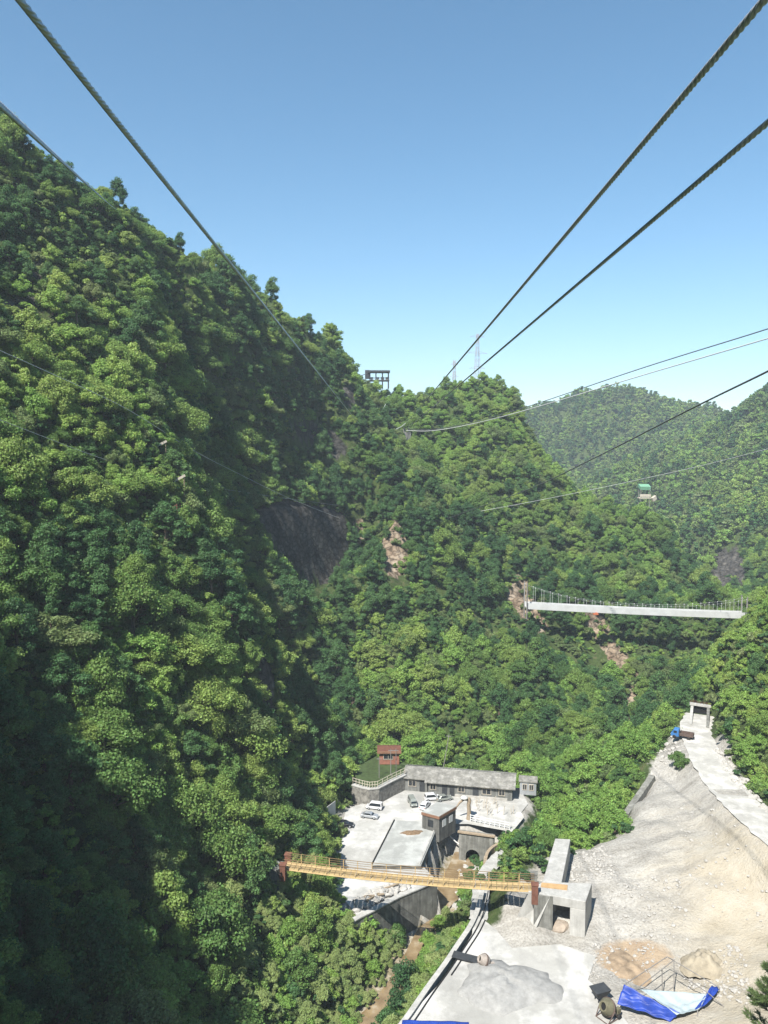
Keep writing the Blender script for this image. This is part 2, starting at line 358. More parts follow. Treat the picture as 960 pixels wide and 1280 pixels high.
def in_cliff(x, y, z, names=None, lift=0.0):
    px, py, d = project(np.stack([x, y, z+lift], -1)); r = np.zeros(np.shape(x), bool)
    for k, (p, (a, b)) in cliff_px.items():
        if names and k not in names: continue
        r |= inside(px, py, p) & (y > a) & (y < b)
    return r
fx, fy, fz = GX.ravel(), GY.ravel(), GZ.ravel()
gyy, gxx = np.gradient(GZ, AY, AX); SLOPE = np.hypot(gxx, gyy)
bare = np.clip(_bare(fx, fy), 0, 1)
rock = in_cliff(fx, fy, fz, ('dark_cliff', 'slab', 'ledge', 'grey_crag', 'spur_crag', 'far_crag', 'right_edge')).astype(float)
ochre = in_cliff(fx, fy, fz, ('pale_slide', 'pale_slide2', 'red_gully', 'dig')).astype(float)
d_riv, _ = seg_dist(fx, fy, river_line)
# warm spoil on the upper right of the construction slope
px_, py_, _d = project(np.stack([fx, fy, fz], -1))
warm = bare*np.clip((px_-770)/150, 0, 1)*np.clip((py_-970)/110, 0, 1)
clay = bare*np.clip(1-np.hypot((px_-792)/62, (py_-1195)/26), 0, 1)*2
nY, nX = GX.shape
idx = np.arange(nX*nY).reshape(nY, nX)
Fq = np.stack([idx[:-1, :-1], idx[:-1, 1:], idx[1:, 1:], idx[1:, :-1]], -1).reshape(-1, 4)
gme = np_mesh('ground', np.stack([fx, fy, fz], -1), Fq, None, True)
at_ = gme.color_attributes.new('cover', 'FLOAT_COLOR', 'POINT')
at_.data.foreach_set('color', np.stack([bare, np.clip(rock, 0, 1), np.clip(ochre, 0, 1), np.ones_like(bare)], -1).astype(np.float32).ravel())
at2 = gme.color_attributes.new('tone', 'FLOAT_COLOR', 'POINT')
at2.data.foreach_set('color', np.stack([warm, np.clip(clay, 0, 1), np.clip(1-(d_riv-1.4)/3.2, 0, 1), np.ones_like(bare)], -1).astype(np.float32).ravel())
def ground_mat():
    m, t, n, l, b = nodes('ground')
    tc = n.new("ShaderNodeTexCoord"); P = tc.outputs['Object']
    def noise(sc, det=6, rough=0.6):
        z = n.new("ShaderNodeTexNoise"); z.inputs['Scale'].default_value = sc; z.inputs['Detail'].default_value = det; z.inputs['Roughness'].default_value = rough
        l.new(P, z.inputs['Vector']); return z.outputs['Fac']
    def mix(f, a, c):
        x = n.new("ShaderNodeMix"); x.data_type = 'RGBA'
        l.new(f, x.inputs[0]); l.new(a, x.inputs[6]); l.new(c, x.inputs[7]); return x.outputs[2]
    def rp(f, st): r = ramp(n, st); l.new(f, r.inputs[0]); return r.outputs[0]
    def edge(ch, amt, nf, lo=0.40, hi=0.60):
        """mask with a ragged edge"""
        a = n.new("ShaderNodeMath"); a.operation = 'MULTIPLY_ADD'; l.new(nf, a.inputs[0]); a.inputs[1].default_value = amt; a.inputs[2].default_value = -amt/2
        c = n.new("ShaderNodeMath"); c.operation = 'ADD'; l.new(ch, c.inputs[0]); l.new(a.outputs[0], c.inputs[1])
        q = n.new("ShaderNodeMapRange"); q.inputs['From Min'].default_value = lo; q.inputs['From Max'].default_value = hi; l.new(c.outputs[0], q.inputs['Value']); return q.outputs[0]
    v = n.new("ShaderNodeVertexColor"); v.layer_name = 'cover'; sv = n.new("ShaderNodeSeparateColor"); l.new(v.outputs[0], sv.inputs[0])
    v2 = n.new("ShaderNodeVertexColor"); v2.layer_name = 'tone'; s2 = n.new("ShaderNodeSeparateColor"); l.new(v2.outputs[0], s2.inputs[0])
    n1, n2, n3, n4 = noise(0.9), noise(0.12), noise(3.5), noise(0.35, 8, 0.7)
    mp = n.new("ShaderNodeMapping"); mp.inputs['Rotation'].default_value = (0, 0, R(-35)); mp.inputs['Scale'].default_value = (0.10, 0.55, 0.2); l.new(P, mp.inputs[0])
    n5n = n.new("ShaderNodeTexNoise"); n5n.inputs['Scale'].default_value = 1.0; n5n.inputs['Detail'].default_value = 6; n5n.inputs['Roughness'].default_value = 0.65; l.new(mp.outputs[0], n5n.inputs['Vector']); n5 = n5n.outputs['Fac']
    soil = rp(n1, [(0.3, (0.030, 0.045, 0.016)), (0.55, (0.050, 0.075, 0.022)), (0.75, (0.10, 0.085, 0.05))])
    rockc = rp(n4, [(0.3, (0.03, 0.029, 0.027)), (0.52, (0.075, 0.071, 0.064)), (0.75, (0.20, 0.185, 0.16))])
    och = rp(n4, [(0.3, (0.13, 0.09, 0.06)), (0.5, (0.27, 0.21, 0.15)), (0.72, (0.42, 0.365, 0.295))])
    gravel = rp(n4, [(0.25, (0.315, 0.302, 0.278)), (0.5, (0.40, 0.388, 0.358)), (0.75, (0.46, 0.447, 0.415))])
    grit = rp(n3, [(0.35, (0.72, 0.71, 0.70)), (0.6, (1.0, 1.0, 1.0))])
    mm = n.new("ShaderNodeMix"); mm.data_type = 'RGBA'; mm.blend_type = 'MULTIPLY'; mm.inputs[0].default_value = 1
    l.new(gravel, mm.inputs[6]); l.new(grit, mm.inputs[7]); gravel = mm.outputs[2]
    run = rp(n5, [(0.34, (0.70, 0.69, 0.67)), (0.60, (1.0, 1.0, 1.0))])
    m2 = n.new("ShaderNodeMix"); m2.data_type = 'RGBA'; m2.blend_type = 'MULTIPLY'; m2.inputs[0].default_value = 1; l.new(gravel, m2.inputs[6]); l.new(run, m2.inputs[7]); gravel = m2.outputs[2]
    tan = rp(n4, [(0.25, (0.28, 0.245, 0.185)), (0.5, (0.365, 0.328, 0.26)), (0.75, (0.41, 0.385, 0.33))])
    cl = rp(n4, [(0.3, (0.26, 0.19, 0.13)), (0.6, (0.36, 0.285, 0.20)), (0.8, (0.43, 0.38, 0.31))])
    riv = rp(n1, [(0.3, (0.12, 0.11, 0.06)), (0.5, (0.26, 0.22, 0.15)), (0.7, (0.38, 0.35, 0.29))])
    vo = n.new("ShaderNodeTexVoronoi"); vo.feature = 'DISTANCE_TO_EDGE'; vo.inputs['Scale'].default_value = 0.45
    vm_ = n.new("ShaderNodeMapping"); vm_.inputs['Scale'].default_value = (1, 1, 1.6); l.new(P, vm_.inputs[0])
    wn = n.new("ShaderNodeTexNoise"); wn.inputs['Scale'].default_value = 0.8; wn.inputs['Detail'].default_value = 5; l.new(P, wn.inputs['Vector'])
    vmx = n.new("ShaderNodeMix"); vmx.data_type = 'VECTOR'; vmx.inputs[0].default_value = 0.75; 
    va = n.new("ShaderNodeVectorMath"); va.operation = 'MULTIPLY_ADD'; va.inputs[1].default_value = (2.5, 2.5, 2.5); l.new(wn.outputs['Color'], va.inputs[0]); l.new(vm_.outputs[0], va.inputs[2])
    n.remove(vmx); l.new(va.outputs[0], vo.inputs['Vector'])
    crack = rp(vo.outputs['Distance'], [(0.0, (0.22, 0.21, 0.20)), (0.10, (0.72, 0.72, 0.72)), (0.4, (1.05, 1.05, 1.05))])
    def mul(a):
        x = n.new("ShaderNodeMix"); x.data_type = 'RGBA'; x.blend_type = 'MULTIPLY'; x.inputs[0].default_value = 1; l.new(a, x.inputs[6]); l.new(crack, x.inputs[7]); return x.outputs[2]
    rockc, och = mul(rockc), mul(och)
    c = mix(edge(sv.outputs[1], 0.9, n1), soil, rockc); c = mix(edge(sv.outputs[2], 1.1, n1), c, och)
    c = mix(edge(s2.outputs[2], 0.8, n1), c, riv)
    gr = mix(edge(s2.outputs[0], 1.5, n5, 0.15, 0.85), gravel, tan); gr = mix(edge(s2.outputs[1], 0.9, n1, 0.25, 0.75), gr, cl)
    c = mix(edge(sv.outputs[0], 0.8, n1), c, gr)
    l.new(c, b.inputs['Base Color']); b.inputs['Roughness'].default_value = 0.95; b.inputs['Specular IOR Level'].default_value = 0.15
    bp = n.new("ShaderNodeBump"); bp.inputs['Strength'].default_value = 0.7; bp.inputs['Distance'].default_value = 0.35
    ad = n.new("ShaderNodeMath"); ad.operation = 'ADD'; l.new(n1, ad.inputs[0]); l.new(n3, ad.inputs[1]); l.new(ad.outputs[0], bp.inputs['Height'])
    l.new(bp.outputs[0], b.inputs['Normal']); return m
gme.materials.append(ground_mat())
go = link_mesh('ground', gme); tag(go, kind='structure')
# ---------------------------------------------------------------- trees
def crown_mesh(name, m, R_, H, base, lobes, leaves, size, seed, style='broad'):
    r = np.random.default_rng(seed)
    C = []; ax = r.uniform(0, 6.283); ex = r.uniform(0.75, 1.25)
    for k in range(lobes):
        a = r.uniform(0, 6.283); q = math.sqrt(r.uniform(0, 1)); h = r.uniform(0, 1)**0.85
        prof = (0.50+0.55*math.sin(math.pi*min(1, h*1.1+0.10)))*r.uniform(0.8, 1.35)
        lr = R_*r.uniform(0.16, 0.42)
        u_, v_ = math.cos(a)*q*R_*0.86*prof*ex, math.sin(a)*q*R_*0.86*prof/ex
        C.append((u_*math.cos(ax)-v_*math.sin(ax), u_*math.sin(ax)+v_*math.cos(ax), base+lr*0.5+h*(H-base-lr*1.0)*(1.1-0.35*q), lr))
    C = np.array(C)
    wgt = C[:, 3]**1.8; wgt /= wgt.sum()
    li = r.choice(lobes, leaves, p=wgt)
    d = r.normal(size=(leaves, 3)); d[:, 2] = d[:, 2]*0.9+0.25; d /= np.linalg.norm(d, axis=1)[:, None]
    rad = C[li, 3]*(0.45+0.62*r.uniform(0, 1, leaves)**0.7)*np.where(r.uniform(size=leaves) < 0.14, r.uniform(1.0, 1.5, leaves), 1)
    sq = r.uniform(0.65, 1.2, (lobes, 3))[li]; sq[:, 2] *= 0.75
    P = C[li, :3]+d*rad[:, None]*sq
    N = d*0.8+r.normal(size=(leaves, 3))*0.6+np.array([0, 0, 0.45]); N /= np.linalg.norm(N, axis=1)[:, None]
    T = np.cross(N, r.normal(size=(leaves, 3)))
    if style == 'feather':
        T = d*np.array([1, 1, 0.4])+np.array([0, 0, -0.45])+r.normal(size=(leaves, 3))*0.35
    T /= np.linalg.norm(T, axis=1)[:, None]; B = np.cross(N, T); B /= np.linalg.norm(B, axis=1)[:, None]
    s_ = size*r.uniform(0.6, 1.35, leaves)[:, None]
    wd = 0.62 if style != 'feather' else 0.24
    ln = 1.0 if style != 'feather' else 1.7
    V = np.stack([P-T*s_*ln*0.6, P+B*s_*wd-N*s_*0.12, P+T*s_*ln*0.6, P-B*s_*wd-N*s_*0.12], 1).reshape(-1, 3)
    return np_mesh(name, V, np.arange(len(V)).reshape(-1, 4), m), C
def trunk_mesh(name, H, r0, C, seed):
    mb = MB(); r = random.Random(seed)
    pts = [(0, 0, -0.8)]; 
    for k in range(1, 5): pts.append((pts[-1][0]+r.uniform(-.12, .12)*H*0.2, pts[-1][1]+r.uniform(-.12, .12)*H*0.2, H*0.72*k/4))
    mb.tube(pts, [r0*(1.15-0.2*i) for i in range(5)], 7)
    for c in sorted(C.tolist(), key=lambda q: -q[3])[:6]:
        i = r.choice((1, 2, 3)); a = Vector(pts[i]); b = Vector(c[:3])
        mb.tube([a, a.lerp(b, 0.5)+Vector((0, 0, -0.1*H*0.2)), b], [r0*0.5, r0*0.33, r0*0.12], 5)
    me = bpy.data.meshes.new(name); me.from_pydata([tuple(p) for p in mb.v], [], mb.f); me.update(); me.materials.append(MATS['bark'])
    return me
# species: material, crown radius, height, crown base, lobes, leaves, leaf size, style
SPEC = [('leaf_broad', 3.2, 6.0, 0.6, 30, 8000, 0.20, 'broad'), ('leaf_broad', 3.9, 7.0, 1.0, 36, 9500, 0.21, 'broad'),
        ('leaf_bright', 3.0, 5.4, 0.5, 28, 7500, 0.20, 'broad'), ('leaf_dark', 2.7, 7.4, 0.6, 30, 8000, 0.19, 'tall'),
        ('leaf_olive', 3.1, 5.6, 0.6, 30, 7500, 0.19, 'broad'), ('leaf_broad', 2.6, 4.8, 0.3, 24, 6500, 0.19, 'broad'),
        ('leaf_feather', 2.4, 4.6, 0.2, 20, 7500, 0.19, 'feather')]
WORD = ['round green', 'wide spreading green', 'bright yellow-green', 'slim dark green', 'olive-toned', 'compact bushy green', 'pale feathery']
TEMPL = []
for k, (m, R_, H, base, lo, lv, sz, st) in enumerate(SPEC):
    cm, C = crown_mesh('crown', m, R_, H, base, lo, lv, sz, 40+k, st); TEMPL.append((cm, trunk_mesh('trunk', H, 0.15+0.012*H, C, k)))
LOWT = []
for k, (m, R_, H) in enumerate((('leaf_broad', 3.0, 6.2), ('leaf_dark', 2.8, 6.8), ('leaf_bright', 2.8, 5.8), ('leaf_olive', 2.8, 6.0))):
    LOWT.append(crown_mesh('distant_crown', m, R_, H, 0.3, 16, 900, 0.48, 70+k)[0])
SHRUB = []
for k, m in enumerate(('leaf_broad', 'leaf_dark', 'leaf_olive', 'leaf_bright')):
    SHRUB.append(crown_mesh('shrub_crown', m, 1.25, 1.7, 0.0, 9, 1500, 0.19, 90+k)[0])
# ---- where trees grow
def dart(xr, yr, n, rad, ok, seed):
    """random spots on the slope at least rad apart in space"""
    r = np.random.default_rng(seed); x = r.uniform(*xr, n); y = r.uniform(*yr, n); z = zat(x, y)
    m = ok(x, y, z); x, y, z = x[m], y[m], z[m]
    grid = {}; keep = []
    for i in range(len(x)):
        c = (int(x[i]//rad), int(y[i]//rad), int(z[i]//rad)); good = True
        for a in (-1, 0, 1):
            for b in (-1, 0, 1):
                for e in (-1, 0, 1):
                    for j in grid.get((c[0]+a, c[1]+b, c[2]+e), ()):
                        if (x[i]-x[j])**2+(y[i]-y[j])**2+(z[i]-z[j])**2 < rad*rad: good = False; break
                    if not good: break
                if not good: break
            if not good: break
        if good: keep.append(i); grid.setdefault(c, []).append(i)
    return np.stack([x[keep], y[keep], z[keep]], -1)
NOTREE = []      # outlines of built places (x, y), filled by the list below
NOTREE += [(lot_poly, 0.9), (yard_poly, 1.6)]
NOTREE += [(xy([(470, 935), (505, 935), (520, 960), (655, 965), (668, 975), (672, 1000), (640, 1060), (560, 1090), (490, 985), (436, 1000), (445, 960)], LOT+1), 1.0)]
FOOT = [tuple(atY(a, b, Y))[:2] for a, b, Y in ((340, 1062, 101), (690, 1095, 98), (690, 1125, 89), (340, 1092, 92))]
slope_free = [tuple(atY(a, b, Y))[:2] for a, b, Y in ((848, 925, 139), (815, 945, 132), (782, 985, 118), (785, 1030, 109), (720, 1045, 106), (690, 1050, 106), (655, 1105, 97), (612, 1165, 88), (600, 1290, 75), (900, 1300, 69), (958, 1250, 75), (1000, 1200, 82), (1000, 1045, 98), (935, 990, 107), (898, 940, 128), (872, 895, 146), (868, 880, 150))]
NOTREE += [(slope_free, 0.8)]
BR_A, BR_B = atY(650, 757, 200), atY(932, 769, 203)
def allowed(x, y, z, pad=0.0, rivpad=5.5):
    ok = np.ones(np.shape(x), bool)
    for p, e in NOTREE: ok &= signed(x, y, p) > e+pad
    ok &= ~((signed(x, y, FOOT) < 0.3) & (z > -58.5))
    d, _ = seg_dist(x, y, road_line); ok &= d > 4.2+pad
    d, _ = seg_dist(x, y, path_line); ok &= d > 2.0+pad
    d, _ = seg_dist(x, y, river_line); ok &= d > np.where((y < 101) & (x < 14), np.minimum(rivpad, np.where(y < 86, 1.7, 3.3)+0.8*np.sin(y*.55)), rivpad)
    keep_some = np.sin(x*12.9898+y*78.233)*43758.5453 % 1.0 < (0.16 if rivpad < 5 else 0.012)
    for lf in (0.5, 2.5, 4.5): ok &= ~in_cliff(x, y, z, None, lf) | (keep_some & ~in_cliff(x, y, z, ('dark_cliff',), lf))
    return ok
def view(x, y, m=0.14):
    return (np.abs(x) < (0.48+m)*y+16)
near = dart((-95, 115), (52, 190), 60000, 2.35, lambda x, y, z: view(x, y) & allowed(x, y, z, 0.6), 1)
near = near[near[:, 1] < 186]
def ok_mid(x, y, z):
    px, py, d = project(np.stack([x, y, z+6], -1))
    return view(x, y, 0.08) & allowed(x, y, z) & (np.abs(np.stack([x, y], -1) @ np.array([0.0, 1.0])-200) > -1)
mid = dart((-150, 190), (186, 345), 70000, 2.6, ok_mid, 2)
# keep the deck of the white bridge and the huts on the ridge clear
def clear_line(P, A, B, rad):
    d, _ = seg_dist(P[:, 0], P[:, 1], [A, B]); return P[d > rad]
mid = clear_line(mid, BR_A, BR_B, 3.6)
spots_clear = [(atY(474, 474, 281), 6.5), (atY(806, 628, 280), 4.0), (atY(500, 532, 256), 3.0), (atY(762, 628, 284), 2.5)]
for p, rad in spots_clear: mid = mid[np.hypot(mid[:, 0]-p.x, mid[:, 1]-p.y) > rad]
shade = dart((-85, -25), (14, 62), 2500, 3.8, lambda x, y, z: (x < -0.48*y-3), 5)
farp = dart((-40, 560), (345, 800), 90000, 3.8, lambda x, y, z: view(x, y, 0.05) & (~in_cliff(x, y, z) | (np.sin(x*12.9898+y*78.233)*43758.5453 % 1.0 < .02)), 3)
shr = dart((-80, 110), (52, 190), 60000, 1.45, lambda x, y, z: view(x, y, 0.05) & allowed(x, y, z, -0.6, 4.2) & ~((x > 24) & (y < 88) & (x < .60*y)), 4)
shr2 = dart((-60, 140), (186, 320), 36000, 1.9, lambda x, y, z: view(x, y, 0.02) & allowed(x, y, z, 0, 4.9), 6)
d_, _ = seg_dist(near[:, 0], near[:, 1], river_line)
px, py, dep = project(near)
r = np.random.default_rng(11)
def patches(x, y, s_, wl): return _noise(s_, x*8/wl, y*8/wl)
sp = r.choice(7, len(near), p=[.26, .20, .13, .13, .11, .17, 0])
pt = patches(near[:, 0], near[:, 1], 21, 20)
sp = np.where((pt > 1.1) & (r.uniform(size=len(near)) < .55), 2, sp); sp = np.where((pt < -1.2) & (r.uniform(size=len(near)) < .5), 3, sp)
sun_l = (px < 210) & (py > 330) & (py < 640); sp = np.where(sun_l & (r.uniform(size=len(near)) < .30), 2, sp)  # sunlight on this slope put into the leaf colour as yellow-green trees
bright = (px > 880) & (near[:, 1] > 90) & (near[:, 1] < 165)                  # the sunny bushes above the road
sp = np.where(bright & (r.uniform(size=len(near)) < .85), 2, sp); sp = np.where((sp == 2) & ((px < 130) & (py > 650)), 3, sp)  # low left: bright trees swapped for dark ones, putting hillside shade into leaf colour
low = (py > 1135) & (px > 290) & (px < 600)
sp = np.where(low & (r.uniform(size=len(near)) < .88), 6, sp)
sc = 0.38+0.68*r.uniform(0, 1, len(near))**1.4; sc = np.where(low, sc*0.8, sc); sc = np.where(bright, sc*0.72, sc)
mound = (px > 620) & (px < 840) & (near[:, 1] > 96) & (near[:, 1] < 150); sc = np.where(mound, sc*1.0, sc); sp = np.where(mound & (r.uniform(size=len(near)) < .75), 2, sp); gully = (px > 335) & (px < 440) & (near[:, 1] > 126) & (near[:, 1] < 186); sp = np.where(gully & (r.uniform(size=len(near)) < .8), 3, sp)  # gully shade put into the leaf colour by mostly dark trees
bank = (px > 590) & (px < 680) & (near[:, 1] < 106); sc = np.where(bank, sc*0.5, sc)
sc = np.where((py < 420) & (near[:, 1] > 120), sc*0.8, sc)
# by the lot: the crowns stay short of the yard
dl = signed(near[:, 0], near[:, 1], lot_poly); sc = np.where(dl < 6, np.minimum(sc, 0.45+dl*0.07), sc)
rz = r.uniform(0, 6.283, len(near))
foot = signed(near[:, 0], near[:, 1], FOOT) < 2.5
sc = np.where(foot, np.minimum(sc, np.maximum(.3, (-54.2-near[:, 2])/7.0)), sc)
keepn = ~((px > 870) & (px < 1030) & (near[:, 1] < 90)); near, sp, sc, rz, px, py, dep = near[keepn], sp[keepn], sc[keepn], rz[keepn], px[keepn], py[keepn], dep[keepn]
# ---- the 300 that show largest become things of their own
QS = 4; buf = np.zeros((1280//QS, 960//QS), bool); 
Hs = np.array([s[2] for s in SPEC])[sp]*sc; Rs = np.array([s[1] for s in SPEC])[sp]*sc
order = np.argsort(dep); vis = np.zeros(len(near))
yy, xx = np.mgrid[0:buf.shape[0], 0:buf.shape[1]]
cx, cy_, cdp = project(near+np.stack([0*Hs, 0*Hs, Hs*0.6], -1))
for i in order:
    rx = F*Rs[i]*0.9/cdp[i]/QS; ry = F*Hs[i]*0.42/cdp[i]/QS; u, v = cx[i]/QS, cy_[i]/QS
    x0, x1, y0, y1 = int(max(0, u-rx)), int(min(buf.shape[1], u+rx+1)), int(max(0, v-ry)), int(min(buf.shape[0], v+ry+1))
    if x1 <= x0 or y1 <= y0: continue
    m = ((xx[y0:y1, x0:x1]-u)/rx)**2+((yy[y0:y1, x0:x1]-v)/ry)**2 < 1
    vis[i] = (m & ~buf[y0:y1, x0:x1]).sum(); buf[y0:y1, x0:x1] |= m
single = set(np.argsort(-vis)[:298].tolist())
def zone(x, y, px, py):
    if px > 880 and y > 88: return 'on the sunny bank above the dusty road'
    if 620 < px < 850 and 94 < y < 152: return 'on the green mound by the gravel slope'
    if 588 < px < 690 and y < 106: return 'on the bank beside the concrete abutment'
    if px > 850 and y < 88: return 'beside the blue tarp'
    if y > 132 and px > 440: return 'behind the long low house'
    if y > 118 and px > 330: return 'in the shady gully beside the car park'
    if px < 170 and py > 640: return 'in the deep shade low on the near hillside'
    if py < 420: return 'high on the near hillside below the skyline'
    if py < 640: return 'halfway up the near hillside'
    if py < 850: return 'on the sunlit shoulder of the near hillside'
    if py < 1060: return 'on the near hillside above the yellow footbridge'
    if px > 400: return 'in the riverbed below the concrete retaining wall'
    if px > 290: return 'below the hillside end of the footbridge'
    return 'at the bottom of the near hillside'
big = np.quantile(sc[list(single)], [0.33, 0.67])
for i in sorted(single):
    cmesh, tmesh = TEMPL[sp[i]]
    zn = zone(near[i, 0], near[i, 1], px[i], py[i]); word = WORD[sp[i]]
    size = 'small' if sc[i] < big[0] else ('mid-sized' if sc[i] < big[1] else 'tall')
    o = empty('tree', tuple(near[i]), float(rz[i]), f"{size} {word} tree {zn}", 'tree', f"{size} {word} trees {zn}")
    o.scale = (sc[i]*r.uniform(.85, 1.2), sc[i]*r.uniform(.85, 1.2), sc[i]*r.uniform(.72, 1.25))
    for nme, me in (('trunk', tmesh), ('crown', cmesh)):
        c = bpy.data.objects.new(nme, me); COL.objects.link(c); c.parent = o
# ---- the rest of the forest, undergrowth and the far ridges: one object each, scattered
def library(name, meshes):
    c = bpy.data.collections.new(name)
    for k, me in enumerate(meshes): c.objects.link(bpy.data.objects.new(f"{name}_{chr(97+k)}", me))
    return c
def scatter(name, P, kind, rot, size, lib, label, cat):
    me = bpy.data.meshes.new(name); me.vertices.add(len(P)); me.vertices.foreach_set('co', np.asarray(P, np.float32).ravel())
    hr = np.random.default_rng(len(P))
    for an, ty, dat in (('height', 'FLOAT', hr.uniform(.72, 1.25, len(P)).astype(np.float32)), ('width', 'FLOAT', hr.uniform(.8, 1.3, len(P)).astype(np.float32)), ('kind_index', 'INT', np.asarray(kind, np.int32)), ('turn', 'FLOAT', np.asarray(rot, np.float32)), ('size', 'FLOAT', np.asarray(size, np.float32))):
        a = me.attributes.new(an, ty, 'POINT'); a.data.foreach_set('value', dat)
    me.update(); o = link_mesh(name, me); tag(o, label, cat, None, 'stuff')
    g = bpy.data.node_groups.new(name, 'GeometryNodeTree')
    g.interface.new_socket('Geometry', in_out='INPUT', socket_type='NodeSocketGeometry'); g.interface.new_socket('Geometry', in_out='OUTPUT', socket_type='NodeSocketGeometry')
    n, l = g.nodes, g.links
    gi = n.new('NodeGroupInput'); go_ = n.new('NodeGroupOutput'); ip = n.new('GeometryNodeInstanceOnPoints'); ci = n.new('GeometryNodeCollectionInfo')
    ci.inputs['Collection'].default_value = lib; ci.inputs['Separate Children'].default_value = True; ci.inputs['Reset Children'].default_value = True
    l.new(gi.outputs[0], ip.inputs['Points']); l.new(ci.outputs[0], ip.inputs['Instance']); ip.inputs['Pick Instance'].default_value = True
    def na(nm, ty):
        q = n.new('GeometryNodeInputNamedAttribute'); q.data_type = ty; q.inputs['Name'].default_value = nm; return q.outputs[0]
    l.new(na('kind_index', 'INT'), ip.inputs['Instance Index']); zs = n.new('ShaderNodeMath'); zs.operation = 'MULTIPLY'; l.new(na('size', 'FLOAT'), zs.inputs[0]); l.new(na('height', 'FLOAT'), zs.inputs[1])
    xs_ = n.new('ShaderNodeMath'); xs_.operation = 'MULTIPLY'; l.new(na('size', 'FLOAT'), xs_.inputs[0]); l.new(na('width', 'FLOAT'), xs_.inputs[1])
    sv3 = n.new('ShaderNodeCombineXYZ'); l.new(xs_.outputs[0], sv3.inputs[0]); l.new(na('size', 'FLOAT'), sv3.inputs[1]); l.new(zs.outputs[0], sv3.inputs[2]); l.new(sv3.outputs[0], ip.inputs['Scale'])
    cb = n.new('ShaderNodeCombineXYZ'); l.new(na('turn', 'FLOAT'), cb.inputs[2]); l.new(cb.outputs[0], ip.inputs['Rotation'])
    l.new(ip.outputs[0], go_.inputs[0])
    md = o.modifiers.new('scatter', 'NODES'); md.node_group = g
    return o
rest = np.array([i for i in range(len(near)) if i not in single])
nm = len(mid); pm = patches(mid[:, 0], mid[:, 1], 23, 26)
spm = r.choice(6, nm, p=[.24, .18, .14, .17, .12, .15]); spm = np.where((pm > 1.0) & (r.uniform(size=nm) < .6), 2, spm); spm = np.where((pm < -1.0) & (r.uniform(size=nm) < .55), 3, spm)
scm = 0.38+0.64*r.uniform(0, 1, nm)**1.4
dbr, _ = seg_dist(mid[:, 0], mid[:, 1], [BR_A, BR_B]); scm = np.where(dbr < 9, scm*0.6, scm)
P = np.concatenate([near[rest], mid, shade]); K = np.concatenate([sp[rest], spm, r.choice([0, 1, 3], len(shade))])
S = np.concatenate([sc[rest], scm, r.uniform(0.7, 1.1, len(shade))])
scatter('forest', P, K, r.uniform(0, 6.283, len(P)), S, library('forest_crown', [t[0] for t in TEMPL]), 'dense green forest covering the steep gorge sides', 'forest')
nf = len(farp)
scatter('far_forest', farp, r.choice(4, nf, p=[.4, .25, .2, .15]), r.uniform(0, 6.283, nf), r.uniform(0.75, 1.35, nf), library('far_crown', LOWT), 'hazy green woods covering the distant ridges', 'forest')
P = np.concatenate([shr, shr2]); n_ = len(P)
scatter('undergrowth', P, r.choice(4, n_, p=[.38, .25, .22, .15]), r.uniform(0, 6.283, n_), r.uniform(0.5, 1.3, n_), library('bush_crown', SHRUB), 'low green undergrowth between the trees', 'undergrowth')
print('TREES', len(near), len(mid), len(farp), len(shr), len(shr2), len(shade))
# ---------------------------------------------------------------- built things
mat('concrete_pale', (0.49, 0.485, 0.465), 0.9, 0.22, 0.9, bump=0.15, bscale=8, streak=.2, blotch=.12)
mat('concrete_yard', (0.50, 0.495, 0.475), 0.92, 0.30, 0.22, bump=0.2, bscale=5, p0=0.3, p1=0.6, blotch=.30, bl_scale=.16)
mat('concrete_grey', (0.27, 0.27, 0.25), 0.9, 0.45, 0.9, bump=0.25, bscale=6, streak=.4)
mat('concrete_dark', (0.19, 0.19, 0.18), 0.9, 0.4, 1.2, bump=0.3, streak=.4)
mat('road_dust', (0.52, 0.51, 0.48), 0.95, 0.25, 0.5, bump=0.25, bscale=6, blotch=.25, bl_scale=.35)
mat('stone', (0.25, 0.24, 0.215), 0.95, 0.6, 1.6, bump=0.6, bscale=3)
mat('boulder', (0.37, 0.31, 0.25), 0.95, 0.45, 1.0, bump=0.5, bscale=4)
mat('rubble_stone', (0.42, 0.405, 0.375), 0.95, 0.35, 0.8, bump=0.4)
mat('gravel_grey', (0.31, 0.31, 0.30), 0.95, 0.3, 1.2, bump=0.4, bscale=9)
mat('dirt_red', (0.33, 0.25, 0.17), 0.95, 0.4, 1.0, bump=0.5, bscale=5)
mat('dirt_tan', (0.33, 0.29, 0.22), 0.95, 0.35, 1.2, bump=0.5, bscale=5)
mat('leaf_litter', (0.22, 0.15, 0.09), 0.95, 0.5, 3, bump=0.4)
mat('steel_rope', (0.50, 0.53, 0.56), 0.4, 0.3, 6, metal=0.45, spec=0.6)
mat('rope_pale', (0.52, 0.54, 0.54), 0.6, 0.15, 3)
mat('rope_dark', (0.10, 0.11, 0.11), 0.6, 0.3, 3)
mat('white_paint', (0.62, 0.63, 0.62), 0.55, 0.1, 2)
mat('white_net', (0.50, 0.51, 0.505), 0.7, 0.16, 0.45)
mat('yellow_plank', (0.50, 0.365, 0.18), 0.7, 0.3, 1.6)
mat('plank_orange', (0.45, 0.29, 0.14), 0.75, 0.25, 1.2)
mat('rail_brown', (0.20, 0.13, 0.06), 0.6, 0.3, 2)
mat('pillar_red', (0.17, 0.075, 0.05), 0.8, 0.35, 1.5, bump=0.2)
mat('roof_sheet', (0.37, 0.36, 0.33), 0.75, 0.45, 0.7, bump=0.2, bscale=3, blotch=.35, bl_scale=.9)
